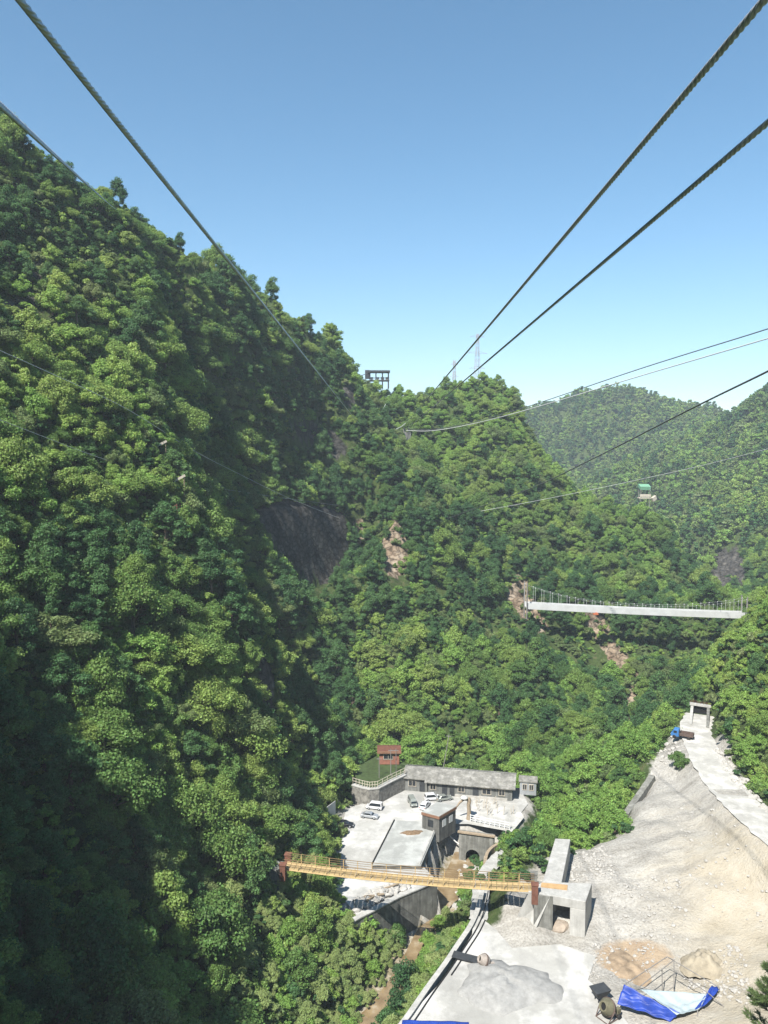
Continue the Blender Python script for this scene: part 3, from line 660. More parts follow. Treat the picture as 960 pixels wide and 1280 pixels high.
mat('roof_cover', (0.40, 0.41, 0.395), 0.85, 0.18, 0.45, bump=0.1, blotch=.22, bl_scale=.5)
mat('wall_grey', (0.22, 0.225, 0.215), 0.9, 0.35, 0.9, streak=.35)
mat('wall_brick', (0.30, 0.13, 0.09), 0.9, 0.3, 2)
mat('fascia_brown', (0.25, 0.135, 0.085), 0.8, 0.3, 1.5)
mat('glass_dark', (0.02, 0.025, 0.03), 0.15, 0.2, 1, spec=0.6)
mat('shade_black', (0.01, 0.01, 0.01), 0.9, 0.1, 1)  # near-black that stands for the darkness inside holes
mat('black_rubber', (0.02, 0.02, 0.02), 0.7, 0.3, 4)
mat('grass_top', (0.055, 0.085, 0.028), 0.95, 0.45, 1.3, bump=0.6, bscale=6)
mat('car_white', (0.55, 0.56, 0.57), 0.25, 0.05, 1, spec=0.6)
mat('car_silver', (0.40, 0.42, 0.44), 0.25, 0.1, 1, metal=0.4, spec=0.6)
mat('car_grey', (0.28, 0.30, 0.27), 0.3, 0.1, 1, metal=0.3, spec=0.6)
mat('car_black', (0.015, 0.016, 0.02), 0.2, 0.2, 1, spec=0.6)
mat('lamp_red', (0.35, 0.03, 0.02), 0.3, 0.1, 1)
mat('lamp_clear', (0.65, 0.66, 0.66), 0.2, 0.1, 1)
mat('truck_blue', (0.045, 0.17, 0.42), 0.45, 0.25, 1.0)
mat('truck_rust', (0.12, 0.085, 0.07), 0.8, 0.4, 2)
mat('mixer_pale', (0.34, 0.30, 0.265), 0.85, 0.35, 2.5)
mat('mixer_olive', (0.15, 0.14, 0.09), 0.8, 0.4, 2.5)
mat('tarp_blue', (0.018, 0.055, 0.33), 0.5, 0.35, 1.2, spec=0.4)
mat('sheet_pale', (0.36, 0.43, 0.45), 0.4, 0.25, 0.8, spec=0.4)
mat('steel_dark', (0.055, 0.06, 0.065), 0.6, 0.3, 2, metal=0.2)
mat('pole_grey', (0.22, 0.21, 0.20), 0.8, 0.3, 2)
mat('pylon_grey', (0.40, 0.36, 0.37), 0.7, 0.2, 1)
mat('green_net', (0.16, 0.34, 0.22), 0.7, 0.25, 1.2)
mat('orange_cloth', (0.42, 0.13, 0.06), 0.7, 0.2, 1)
mat('timber', (0.34, 0.27, 0.19), 0.85, 0.4, 3)
mat('timber_pale', (0.50, 0.45, 0.37), 0.85, 0.3, 3)
mat('sign_white', (0.48, 0.48, 0.455), 0.7, 0.12, 1)
def water_mat():
    m, t, n, l, b = nodes('river_water')
    tc = n.new("ShaderNodeTexCoord"); nz = n.new("ShaderNodeTexNoise"); nz.inputs['Scale'].default_value = 0.6; nz.inputs['Detail'].default_value = 5
    l.new(tc.outputs['Object'], nz.inputs['Vector']); r = ramp(n, [(0.35, (0.15, 0.105, 0.055)), (0.6, (0.24, 0.18, 0.105)), (0.75, (0.36, 0.32, 0.25))]); l.new(nz.outputs['Fac'], r.inputs[0])
    l.new(r.outputs[0], b.inputs['Base Color']); b.inputs['Roughness'].default_value = 0.12; b.inputs['Specular IOR Level'].default_value = 0.5
    n2 = n.new("ShaderNodeTexNoise"); n2.inputs['Scale'].default_value = 2.5; n2.inputs['Detail'].default_value = 4; l.new(tc.outputs['Object'], n2.inputs['Vector'])
    bp = n.new("ShaderNodeBump"); bp.inputs['Strength'].default_value = 0.25; l.new(n2.outputs['Fac'], bp.inputs['Height']); l.new(bp.outputs[0], b.inputs['Normal'])
water_mat()
def sheet(name, poly, z, m):
    bm = bmesh.new(); f = bm.faces.new([bm.verts.new((p[0], p[1], z)) for p in poly]); bmesh.ops.triangulate(bm, faces=[f])
    me = bpy.data.meshes.new(name); bm.to_mesh(me); bm.free(); me.materials.append(MATS[m]); o = link_mesh(name, me)
    for p in me.polygons:
        if p.normal.z < 0: p.flip()
    return tag(o, kind='structure')
def smooth_line(pts, k=8):
    out = []; n = len(pts); P = [Vector(p) for p in pts]
    for i in range(n-1):
        p0, p1, p2, p3 = P[max(i-1, 0)], P[i], P[i+1], P[min(i+2, n-1)]
        for j in range(k):
            t = j/k; out.append(0.5*((2*p1)+(p2-p0)*t+(2*p0-5*p1+4*p2-p3)*t*t+(3*p1-p0-3*p2+p3)*t**3))
    return out+[P[-1]]
def ribbon(name, line, wl, m, lift=0.0, jag=0.0, seed=1, kind='structure', cols=4):
    pts = smooth_line(line); V = []; Fs = []; r = random.Random(seed)
    for i, p in enumerate(pts):
        d = (pts[min(i+1, len(pts)-1)]-pts[max(i-1, 0)]); d.z = 0; d.normalize(); s_ = Vector((-d.y, d.x, 0)); w_ = wl(i/(len(pts)-1))
        a, b = w_+r.uniform(-jag, jag), w_+r.uniform(-jag, jag)
        for c in range(cols+1): V.append(p+s_*(-a+(a+b)*c/cols)+Vector((0, 0, lift)))
    k = cols+1
    for i in range(len(pts)-1):
        for c in range(cols): Fs.append((i*k+c, i*k+c+1, (i+1)*k+c+1, (i+1)*k+c))
    mb = MB(); mb.add(V, Fs, True); o = mb.build(name, m)
    for p in o.data.polygons:
        if p.normal.z < 0: p.flip()
    return tag(o, kind=kind)
sheet('car_park', lot_poly, LOT, 'concrete_yard')
sheet('concrete_yard', yard_poly, yard_z, 'concrete_yard')
ribbon('road', road_line, lambda t: 2.7, 'road_dust', -0.03, 0.2)
ribbon('footpath', path_line, lambda t: 1.1, 'concrete_pale', 0.06, 0.1)
ribbon('river', [(p[0], p[1], p[2]+0.32) for p in river_line], lambda t: 1.6+0.5*math.sin(t*9)-0.5*t, 'river_water', 0, 0.12, 3)

# ---- stones, heaps
def stone_mesh(name, m, seed, r0=1.0, flat=0.7):
    bm = bmesh.new(); bmesh.ops.create_icosphere(bm, subdivisions=2, radius=r0); r = random.Random(seed)
    ph = [(Vector((r.uniform(-1, 1), r.uniform(-1, 1), r.uniform(-1, 1))).normalized(), r.uniform(0.45, 0.9)) for _ in range(9)]
    for v in bm.verts:
        for d, q in ph:
            s_ = v.co.dot(d)
            if s_ > q*r0: v.co -= d*(s_-q*r0)*0.9
        v.co.z *= flat
    me = bpy.data.meshes.new(name); bm.to_mesh(me); bm.free(); me.materials.append(MATS[m]); return me
STONES = [stone_mesh('stone', 'rubble_stone', 5+k) for k in range(4)]
def heap(name, c, rx, ry, h, m, seed, label, cat, rz=0, n=36, rough=0.12):
    V = []; Fs = []; r = np.random.default_rng(seed); k = 13
    for i in range(k+1):
        q = i/k
        for j in range(n):
            a = 2*math.pi*j/n; e = 1+0.12*math.sin(3*a+seed)+0.08*math.sin(5*a+2*seed)+0.05*math.sin(11*a+seed)+0.03*math.sin(17*a)
            x, y = math.cos(a)*rx*q*e, math.sin(a)*ry*q*e
            xx_, yy_ = x*math.cos(rz)-y*math.sin(rz)+c[0], x*math.sin(rz)+y*math.cos(rz)+c[1]
            wv_ = math.sin(xx_*2.1+seed)*math.sin(yy_*2.6)+.6*math.sin(xx_*4.3+yy_*3.1)+.4*math.sin(yy_*7-xx_*5)
            V.append((xx_, yy_, c[2]+h*(1-q**1.9)*(1+rough*.9*wv_)+(r.uniform(-.05, .05)*h if i else 0)-(0.25 if i == k else 0)))
    for i in range(k):
        for j in range(n): Fs.append((i*n+j, i*n+(j+1) % n, (i+1)*n+(j+1) % n, (i+1)*n+j))
    mb = MB(); mb.add(V, Fs, True); return tag(mb.build(name, m), label, cat)
g0 = atZ(634, 1233, yard_z); heap('gravel_heap', g0, 5.6, 4.2, 1.15, 'gravel_grey', 2, 'wide low heap of dark grey gravel on the pale concrete yard', 'gravel heap')
g0 = atY(782, 1200, 84.2); heap('dirt_heap', (g0.x, g0.y, zat(g0.x, g0.y)), 3.6, 3.2, 0.5, 'dirt_red', 3, 'reddish dirt heap with stones between the concrete abutment and the blue tarp', 'dirt heap', rough=0.25)
g0 = atY(880, 1212, 83.5); heap('dirt_mound', (g0.x, g0.y, zat(g0.x, g0.y)), 2.6, 2.2, 1.4, 'dirt_tan', 4, 'tan earth mound with pale stones at its foot behind the tent frame', 'dirt heap', rough=0.2)
def stones(name, polys, n, s0, s1, seed, label, lib):
    """stones lying on the ground inside outlines given as picture points with distance"""
    r = np.random.default_rng(seed); X = []
    for poly, wgt in polys:
        p = np.array([tuple(atY(*q))[:2] for q in poly]); k = int(n*wgt)
        x = r.uniform(p[:, 0].min(), p[:, 0].max(), k*3); y = r.uniform(p[:, 1].min(), p[:, 1].max(), k*3)
        m = inside(x, y, [tuple(q) for q in p]); X.append(np.stack([x[m][:k], y[m][:k]], -1))
    X = np.concatenate(X); z = zat(X[:, 0], X[:, 1])
    P = np.concatenate([X, z[:, None]+0.06], 1)
    s_ = s0+(s1-s0)*r.uniform(0, 1, len(P))**3
    return scatter(name, P, r.choice(len(lib.objects), len(P)), r.uniform(0, 6.28, len(P)), s_, lib, label, 'stones')
stone_lib = library('stone_kind', STONES)
stones('stones', [([(705, 1050, 106), (760, 1050, 106), (772, 1095, 98), (715, 1100, 98)], .28), ([(760, 1095, 98), (850, 1095, 97), (860, 1170, 87), (760, 1180, 87)], .22),
                  ([(740, 1172, 88), (820, 1172, 87), (815, 1222, 82), (735, 1222, 82)], .18), ([(840, 1195, 85), (925, 1195, 85), (945, 1270, 74), (860, 1232, 80)], .22),
                  ([(845, 1000, 116), (960, 1050, 97), (960, 1150, 87), (850, 1150, 90)], .10)], 1700, 0.04, 0.30, 8, 'loose pale stones strewn over the gravel slope', stone_lib)
stones('river_stones', [([(575, 1085, 104), (600, 1085, 104), (600, 1105, 101), (560, 1120, 100)], .2), ([(555, 1120, 100), (585, 1120, 99), (545, 1200, 89), (505, 1200, 90)], .4), ([(500, 1195, 90), (540, 1195, 90), (520, 1280, 80), (470, 1280, 80)], .4)],
       900, 0.06, 0.40, 9, 'pale cobbles along the brown river', stone_lib)
road_edge = [([(893, 930, 128), (905, 930, 127), (930, 960, 118), (960, 1000, 106), (960, 1020, 104), (905, 965, 120)], .7), ([(812, 925, 140), (850, 925, 138), (850, 960, 126), (815, 965, 126)], .3)]
stones('road_stones', road_edge, 260, 0.08, 0.6, 12, 'pale stones and spoil along the edge of the dusty road', stone_lib)

# ---- concrete abutment at the sunny end of the yellow footbridge
Zt = -52.5; Zb = -57.45
ab = empty('abutment', tuple(atZ(700, 1150, Zb)), 0, 'pale concrete bridge abutment with a square opening at the end of the yellow footbridge', 'abutment')
o_ = ab.location
def loc(p): return Vector(p)-o_
m = MB(); T = [atZ(660, 1114, Zt), atZ(732, 1127, Zt), atZ(740, 1104, Zt), atZ(678, 1102, Zt)]
m.hexa([loc(p)+Vector((0, 0, -1.1)) for p in T], [loc(p) for p in T]); m.build('top_slab', 'concrete_pale', ab, 0.05)
rf, rb = T[1], T[2]; wv = (T[0]-T[1]).normalized()*1.75
q = [rf, rb, rb+wv, rf+wv]; ins = [Vector((0.02*(1 if i in (2, 3) else -1), 0.02*(1 if i in (0, 3) else -1), 0)) for i in range(4)]
m = MB(); m.hexa([loc(p)+Vector((0, 0, Zb-Zt)) for p in q], [loc(p)+Vector((0, 0, -1.1)) for p in q]); m.build('pier', 'concrete_pale', ab, 0.04)
m = MB(); bk0, bk1 = T[3].lerp(T[2], 0.1), T[3].lerp(T[2], 0.70); dn = (T[0]-T[3]).normalized()*0.5
qq = [bk0, bk1, bk1+dn, bk0+dn]; m.hexa([loc(p)+Vector((0, 0, Zb-Zt)) for p in qq], [loc(p)+Vector((0, 0, -1.1)) for p in qq]); m.build('back_wall', 'concrete_grey', ab)
m = MB(); bt = [atZ(640, 1158, Zb), atZ(666, 1170, Zb), atZ(699, 1153, Zb), atZ(676, 1138, Zb)]; tp = [atZ(661, 1115.5, Zt-0.02), atZ(688, 1120, Zt-0.02), atZ(689, 1110, Zt-0.4), atZ(672, 1108, Zt-0.4)]
m.hexa([loc(p) for p in bt], [loc(p) for p in tp]); m.build('buttress', 'concrete_pale', ab)
m = MB(); tp = [atZ(678.5, 1101.5, Zt+0.01), atZ(702, 1103, Zt+0.01), atZ(713, 1049, Zt-0.25), atZ(694, 1048, Zt-0.25)]
m.hexa([loc(p)+Vector((0, 0, -6)) for p in tp], [loc(p) for p in tp]); m.build('wing_wall', 'concrete_pale', ab, 0.05)
m = MB(); tp = [atZ(676, 1109, Zt), atZ(709, 1113, Zt), atZ(709.5, 1107, Zt), atZ(677, 1104, Zt)]
m.hexa([loc(p)+Vector((0, 0, 0.004)) for p in tp], [loc(p)+Vector((0, 0, 0.10)) for p in tp]); m.build('planking', 'plank_orange', ab)
b0 = atZ(698, 1166, Zb); bo = link_mesh('boulder', stone_mesh('boulder', 'boulder', 31, 1.0, 0.8), None, (b0.x, b0.y, Zb+0.7), 0.4); bo.scale = (1.45, 1.0, 1.0)
tag(bo, 'large tan boulder lying in the opening of the concrete abutment', 'boulder')
for k, (a, b, s_) in enumerate(((706, 1157, .55), (712, 1152, .5), (703, 1151, .45), (711, 1160, .4), (714, 1165, .35))):
    p = atZ(a, b, Zb); q = link_mesh('rubble_stone', STONES[k % 4], None, (p.x, p.y, Zb+s_*0.4), k*1.3); q.scale = (s_,)*3
    tag(q, 'pale broken stone heaped behind the tan boulder under the abutment', 'stone', 'stones under the abutment')

# ---- yellow footbridge
A, B = atZ(357, 1081, -52.2), atZ(668, 1108.5, -52.45)
br = empty('footbridge', tuple(A), 0, 'yellow plank footbridge with wire railings hung across the river', 'footbridge')
L = (B-A); Ln = L.length; ux = L.normalized(); uy = Vector((-ux.y, ux.x, 0)).normalized()
def on(t, s_, h=0): return L*t+uy*s_+Vector((0, 0, h-.4*4*t*(1-t)))
K = 48; m = MB(); wd = 0.85
for i in range(K):
    a, b = i/K+0.0008, (i+1)/K-0.0008
    m.hexa([on(a, -wd, -.07), on(b, -wd, -.07), on(b, wd, -.07), on(a, wd, -.07)], [on(a, -wd), on(b, -wd), on(b, wd), on(a, wd)])
m.build('deck', 'yellow_plank', br)
for s_ in (-1, 1):
    m = MB(); m.tube([on(i/32, s_*(wd+.03), -.13) for i in range(33)], 0.07, 6); m.build('edge_beam', 'yellow_plank', br)
    m = MB()
    for h in (0.3, 0.58, 0.86, 1.14): m.tube([on(i/32, s_*wd, h) for i in range(33)], 0.028 if h < 1.1 else 0.04, 5)
    m.build('railing', 'rail_brown', br)
    for i in range(1, 17):
        m = MB(); p = on(i/17, s_*(wd+.02)); m.box(p+Vector((0, 0, 0.5)), (0.085, 0.085, 1.3)); m.build('post', 'yellow_plank', br)
for t in (0, 1):
    for s_ in (-1, 1):
        m = MB(); p = on(t, s_*(wd+.42)); hh = 2.0 if t == 0 else 2.3
        m.box(p+Vector((0, 0, hh/2-1.3)), (0.75, 0.7, hh), math.atan2(ux.y, ux.x)); m.box(p+Vector((0, 0, hh-1.3+.06)), (0.9, 0.84, 0.12), math.atan2(ux.y, ux.x))
        m.build('pillar', 'pillar_red' if (t == 0 or s_ < 0) else 'concrete_grey', br)
    m = MB(); p = on(t, 0, -2.2 if t else -1.65); m.box(p+ux*(-1.2 if t == 0 else 1.0), (2.2 if t else 1.3, 3.2 if t else 2.0, 4.1 if t else 3.0), math.atan2(ux.y, ux.x)); m.build('landing', 'concrete_grey', br)

# ---- retaining wall of the car park, flat-roofed building over the river bank
def wall_along(name, pts, thick, z0, m_, label, cat, cap=None):
    """a wall through plan points with its top at each point's z; one mesh, cap as a part"""
    t = empty(name, (pts[0][0], pts[0][1], z0), 0, label, cat); o = Vector(t.location); m = MB(); mc = MB()
    P = [Vector(p) for p in pts]; N = []
    for i in range(len(P)):
        d = P[min(i+1, len(P)-1)]-P[max(i-1, 0)]; d.z = 0; d.normalize(); N.append(Vector((-d.y, d.x, 0)))
    for i in range(len(P)-1):
        a, b, na, nb = P[i], P[i+1], N[i], N[i+1]; h = thick/2
        def Q(p, nn, s_, z): return Vector((p.x+nn.x*s_, p.y+nn.y*s_, z))-o
        m.hexa([Q(a, na, -h, z0), Q(b, nb, -h, z0), Q(b, nb, h, z0), Q(a, na, h, z0)], [Q(a, na, -h, a.z), Q(b, nb, -h, b.z), Q(b, nb, h, b.z), Q(a, na, h, a.z)])
        if cap:
            h2 = h+0.08
            mc.hexa([Q(a, na, -h2, a.z+.002), Q(b, nb, -h2, b.z+.002), Q(b, nb, h2, b.z+.002), Q(a, na, h2, a.z+.002)], [Q(a, na, -h2, a.z+.16), Q(b, nb, -h2, b.z+.16), Q(b, nb, h2, b.z+.16), Q(a, na, h2, a.z+.16)])
    m.build('wall_face', m_, t)
    if cap: mc.build('coping', cap, t)
    return t
wall_along('retaining_wall', [atZ(a, b, LOT+0.15) for a, b in ((440, 1152), (448, 1147), (470, 1136), (498, 1121), (522, 1111), (545, 1101))], 0.6, LOT-6.2, 'concrete_grey',
           'tall grey concrete retaining wall with a pale coping beside the riverbed', 'retaining wall', 'concrete_pale')
fb = empty('flat_roofed_building', tuple(atZ(507, 1056, LOT)), 0, 'low building with a wide pale flat roof beside the car park and river', 'building'); o_ = fb.location.copy()
zr = LOT+0.75; C4 = [atZ(464, 1080.5, zr), atZ(526.5, 1081, zr), atZ(549.5, 1027, zr), atZ(492, 1025.5, zr)]
cen = sum(C4, Vector())/4
m = MB(); m.hexa([loc(p.lerp(cen, .02))+Vector((0, 0, -6.4)) for p in C4], [loc(p.lerp(cen, .02))+Vector((0, 0, -.25)) for p in C4]); m.build('wall', 'concrete_dark', fb)
m = MB(); m.hexa([loc(p)+Vector((0, 0, -.25)) for p in C4], [loc(p) for p in C4]); m.build('roof', 'roof_cover', fb, 0.03)
m = MB(); a, b = C4[0], C4[3]; m.tube([loc(a)+Vector((.12, 0, .09)), loc(b)+Vector((.12, 0, .09))], 0.11, 6); m.build('gutter', 'black_rubber', fb)
m = MB(); a, b = C4[1], C4[2]
m.tube([loc(a)+Vector((-.25, 0, .06)), loc(b)+Vector((-.25, 0, .06))], 0.16, 5); m.build('parapet', 'concrete_pale', fb)
for k in range(4):
    p = C4[1].lerp(C4[2], .15+.22*k); d = (C4[2]-C4[1]).normalized(); nrm = Vector((d.y, -d.x, 0))
    m = MB(); m.box(loc(p)+nrm*(-0.12)+Vector((0, 0, -2.2)), (1.5, .2, 1.3), math.atan2(d.y, d.x)); m.build('window', 'glass_dark', fb)
p = atZ(515, 1041, zr); heap('leaf_pile', (p.x, p.y, zr+.01), 1.75, 0.75, 0.28, 'leaf_litter', 6, 'thin brown leaf pile on the pale flat roof', 'leaf pile', 0.15, rough=.4)
# ---- houses
def house(name, P, h, rise, over, wall_m, roof_m, label, front, ridge=0.62, chimney=False, fascia=None, z=LOT):
    """P: base corners front-left, front-right, back-right, back-left; front: list of (kind, t, width, sill, height)"""
    t = empty(name, tuple(P[0]), 0, label, 'house'); o = Vector(t.location); fl, fr, brr, bl = [Vector(p) for p in P]; up = Vector((0, 0, 1))
    ml, mr = fl.lerp(bl, ridge), fr.lerp(brr, ridge)
    m = MB(); V = [fl, fr, brr, bl, fl+up*h, fr+up*h, brr+up*h, bl+up*h, ml+up*(h+rise*ridge), mr+up*(h+rise*ridge)]
    V = [v-o for v in V]; m.add(V, [(0, 1, 5, 4), (2, 3, 7, 6), (1, 2, 6, 9, 5), (3, 0, 4, 8, 7), (0, 3, 2, 1), (4, 5, 9, 8), (8, 9, 6, 7)]); m.build('wall', wall_m, t)
    d = (fr-fl).normalized(); e = (bl-fl).normalized(); el, er = d*-over, d*over; th = 0.14
    sl = rise*ridge/((ml-fl).length)
    f0, f1 = fl+el-e*over+up*(h-sl*over+.03), fr+er-e*over+up*(h-sl*over+.03); r0, r1 = ml+el+up*(h+rise*ridge+.03), mr+er+up*(h+rise*ridge+.03)
    k0, k1 = bl+el+e*over+up*(h-.15), brr+er+e*over+up*(h-.15)
    m = MB(); n_ = 30
    for a0, a1, b0, b1 in ((f0, f1, r0, r1), (r0, r1, k0, k1)):
        m.hexa([a0-o, a1-o, b1-o, b0-o], [a0-o+up*th, a1-o+up*th, b1-o+up*th, b0-o+up*th])
        for i in range(1, n_):
            p, q = a0.lerp(a1, i/n_), b0.lerp(b1, i/n_); m.tube([p-o+up*(th+.01), q-o+up*(th+.01)], 0.05, 4)
    rf_ = m.build('roof', roof_m, t)
    if fascia: m = MB(); m.box((f0+f1)/2-o+up*(.05)-e*.06, ((f1-f0).length+.06, .1, .42), math.atan2(d.y, d.x)); f_ = m.build('fascia', fascia, rf_)
    for kind, s_, w_, sill, hh in front:
        c = fl.lerp(fr, s_)-o-e*0.02+up*(sill+hh/2); rz_ = math.atan2(d.y, d.x)
        m = MB(); 
        if kind == 'window':
            m.box(c-e*.03, (w_+.16, .12, .08), rz_); m.v = []; m.f = []; m.sm = []
            for dx, dz, sx, sz in ((0, hh/2, w_+.14, .08), (0, -hh/2, w_+.14, .08), (-w_/2, 0, .08, hh), (w_/2, 0, .08, hh), (0, 0, .06, hh)):
                m.box(c+d*dx+up*dz-e*.03, (sx, .10, sz), rz_)
            w0 = m.build('window', 'timber_pale', t); m = MB(); m.box(c, (w_, .06, hh), rz_); m.build('pane', 'glass_dark', w0)
        else:
            m.box(c, (w_, .08, hh), rz_); m.build('door', 'steel_dark', t)
    return t
fl, fr = atZ(535, 992.5, LOT), atZ(640, 1001.5, LOT); dv = (fr-fl).normalized(); ev = Vector((-dv.y, dv.x, 0))
house('long_house', [fl, fr, fr+ev*6.2, fl+ev*6.2], 2.25, 1.15, 0.55, 'wall_grey', 'roof_sheet', 'long low grey house with weathered sheet roof behind the car park',
      [('window', .06, 1.0, .9, 1.0), ('door', .20, .9, .02, 1.95), ('door', .29, .8, .02, 1.95), ('window', .40, 1.1, .9, 1.0), ('door', .57, 1.0, .02, 2.0), ('window', .70, 1.5, .85, 1.05), ('window', .88, 1.0, .85, 1.05)])
m = MB(); pl = fl.lerp(fr, .5)-ev*.35; m.box(pl+Vector((2.0, 0, .2)), ((fr-fl).length*.62, .5, .45), math.atan2(dv.y, dv.x)); tag(m.build('step', 'rubble_stone'), 'pale stone step running along the foot of the long low house', 'step')
al = fl-dv*4.3+ev*.7; ar = fl-dv*.25+ev*.7
house('annex_house', [al, ar, ar+ev*5.6, al+ev*5.6], 2.3, 1.0, 0.4, 'wall_grey', 'roof_sheet', 'short grey annex house at the stone wall end of the long low house', [('window', .35, 1.3, .9, 1.0), ('door', .78, .9, .02, 1.95)])
sa, sb = fr+dv*1.2+ev*3.0, fr+dv*4.0+ev*3.0
house('shed', [sa, sb, sb+ev*2.6, sa+ev*2.6], 2.3, 0.4, 0.2, 'car_silver', 'roof_sheet', 'small blue-grey shed beyond the far gable of the long low house', [('window', .3, .7, .9, 1.0), ('window', .7, .7, .9, 1.0)])
zt = LOT+.76; ra = atZ(526.5, 1018.5, zt+2.2); rb_ = atZ(549, 1024.5, zt+2.2); rc = atZ(571, 1011.5, zt+2.2); rd = atZ(547, 1005.5, zt+2.2)
dn = Vector((0, 0, -2.2)); cc = (ra+rb_+rc+rd)/4
sh = empty('small_house', tuple(cc+dn), 0, 'small square house with brown fascia and pale roof at the corner of the flat-roofed building', 'house'); o_ = sh.location.copy()
m = MB(); q = [p.lerp(cc, .06) for p in (ra, rb_, rc, rd)]; m.hexa([loc(p)+dn+Vector((0, 0, -1.5)) for p in q], [loc(p) for p in q]); m.build('wall', 'concrete_dark', sh)
m = MB(); m.hexa([loc(p)+Vector((0, 0, .01)) for p in (ra, rb_, rc, rd)], [loc(p)+Vector((0, 0, .42)) for p in (ra, rb_, rc, rd)]); rfo = m.build('fascia', 'fascia_brown', sh)
m = MB(); m.hexa([loc(p.lerp(cc, .03))+Vector((0, 0, .42)) for p in (ra, rb_, rc, rd)], [loc(p.lerp(cc, .03))+Vector((0, 0, .5)) for p in (ra, rb_, rc, rd)]); m.build('roof', 'roof_cover', sh)
for a_, b_, n_ in ((rb_, rc, 2), (ra, rb_, 1)):
    d = (b_-a_).normalized()
    for k in range(n_):
        p = q[1].lerp(q[2], .3+.4*k) if n_ == 2 else q[0].lerp(q[1], .5)
        m = MB(); m.box(loc(p)+Vector((0, 0, -1.05)), (.95, .08, 1.1), math.atan2(d.y, d.x)); m.build('window', 'lamp_clear' if n_ == 2 else 'glass_dark', sh)
# ---- garden terrace with stone wall, railing and the red hut
TZ = LOT+2.6
ter = xy([(452, 984), (472, 985), (505, 969), (514, 955), (470, 945), (440, 962)], TZ)
m = MB(); m.prism(ter, LOT-1.5, TZ-.05); tag(m.build('terrace', 'grass_top'), kind='structure')
wl_pts = [atZ(a, b, TZ) for a, b in ((441, 981), (453, 984.5), (462, 986.5), (472, 985.5), (490, 976), (506, 968.5))]
sw = wall_along('stone_wall', wl_pts, 0.7, LOT-.6, 'stone', 'rough grey stone wall holding up the grassy terrace by the annex house', 'stone wall', 'concrete_pale')
rl = empty('terrace_railing', tuple(wl_pts[0]), 0, 'thin pale railing along the top of the stone terrace wall', 'railing'); o_ = rl.location.copy()
dens = []
for i in range(len(wl_pts)-1): dens += [wl_pts[i].lerp(wl_pts[i+1], k/3) for k in range(3)]
dens.append(wl_pts[-1])
for p in dens: m = MB(); m.box(loc(p)+Vector((0, 0, .72)), (.09, .09, 1.1)); m.build('post', 'timber_pale', rl)
m = MB()
for h in (.72, 1.22): m.tube([loc(p)+Vector((0, 0, h)) for p in dens], .045, 5)
m.build('rail', 'timber_pale', rl)
ha, hb = atZ(474, 955.5, TZ), atZ(499, 955.5, TZ); hv = Vector((0, 1, 0))
house('red_hut', [ha, hb, hb+hv*3, ha+hv*3], 2.35, .35, .35, 'wall_brick', 'pillar_red', 'small red brick hut with flat roof on the grassy terrace', [('window', .45, 1.7, 1.0, .9)], fascia='fascia_brown')
# ---- poles
def pole(px, py, z, top, r_, label):
    p = atZ(px, py, z); t = empty('utility_pole', tuple(p), 0, label, 'pole')
    m = MB(); m.tube([(0, 0, -.5), (0, 0, top)], [r_, r_*.7], 7); m.build('shaft', 'pole_grey', t)
    m = MB(); m.box((0, 0, top-.35), (.9, .08, .1)); m.build('crossarm', 'pole_grey', t)
    return t
pole(488.5, 969, TZ, 4.8, .09, 'pale pole standing in front of the red hut window')
pole(495, 964.5, TZ, 4.2, .08, 'dark pole at the corner of the red hut by the annex roof')
pole(474, 972, TZ, 3.7, .08, 'dark pole on the lawn farthest from the annex house')
p = fl+ev*6.8+dv*1.5; t = pole(556, 960, LOT, 8.4, .09, 'tall leaning thin pole behind the roof of the long low house'); t.location = (p.x, p.y, LOT); t.rotation_euler = (0, R(9), 0)
# ---- sign panel, ladder, boards on the hillside
p = atZ(414, 1029, LOT); t = empty('sign_panel', tuple(p), R(62), 'tall blank pale panel leaning at the shady edge of the car park', 'panel')
m = MB(); m.box((0, 0, 1.9), (2.6, .08, 2.6)); m.build('board', 'sign_white', t)
for s_ in (-1, 1): m = MB(); m.box((s_*1.1, .1, 1.0), (.1, .1, 3.4)); m.build('leg', 'pole_grey', t)
# ---- white fence, stakes and the bent trunk in the garden plot
fa, fbp = atZ(588, 1027, LOT), atZ(637, 1037, LOT); wf = empty('white_fence', tuple(fa), 0, 'white three-rail fence along the garden plot above the culvert', 'fence'); o_ = wf.location.copy()
for i in range(9): m = MB(); m.box(loc(fa.lerp(fbp, i/8))+Vector((0, 0, .6)), (.13, .13, 1.25)); m.build('post', 'white_paint', wf)
for h in (.35, .72, 1.1): m = MB(); m.tube([loc(fa)+Vector((0, 0, h)), loc(fbp)+Vector((0, 0, h))], .055, 5); m.build('rail', 'white_paint', wf)
sheet('garden_plot', xy([(585, 1030), (592, 1000), (645, 1004), (655, 1022), (640, 1040)], LOT+.0), LOT+.02, 'road_dust')
r = random.Random(4)
st = MB().tube([(0, 0, -.2), (.03, 0, 1.9)], .05, 5); sto = st.build('garden_stake', 'timber_pale')
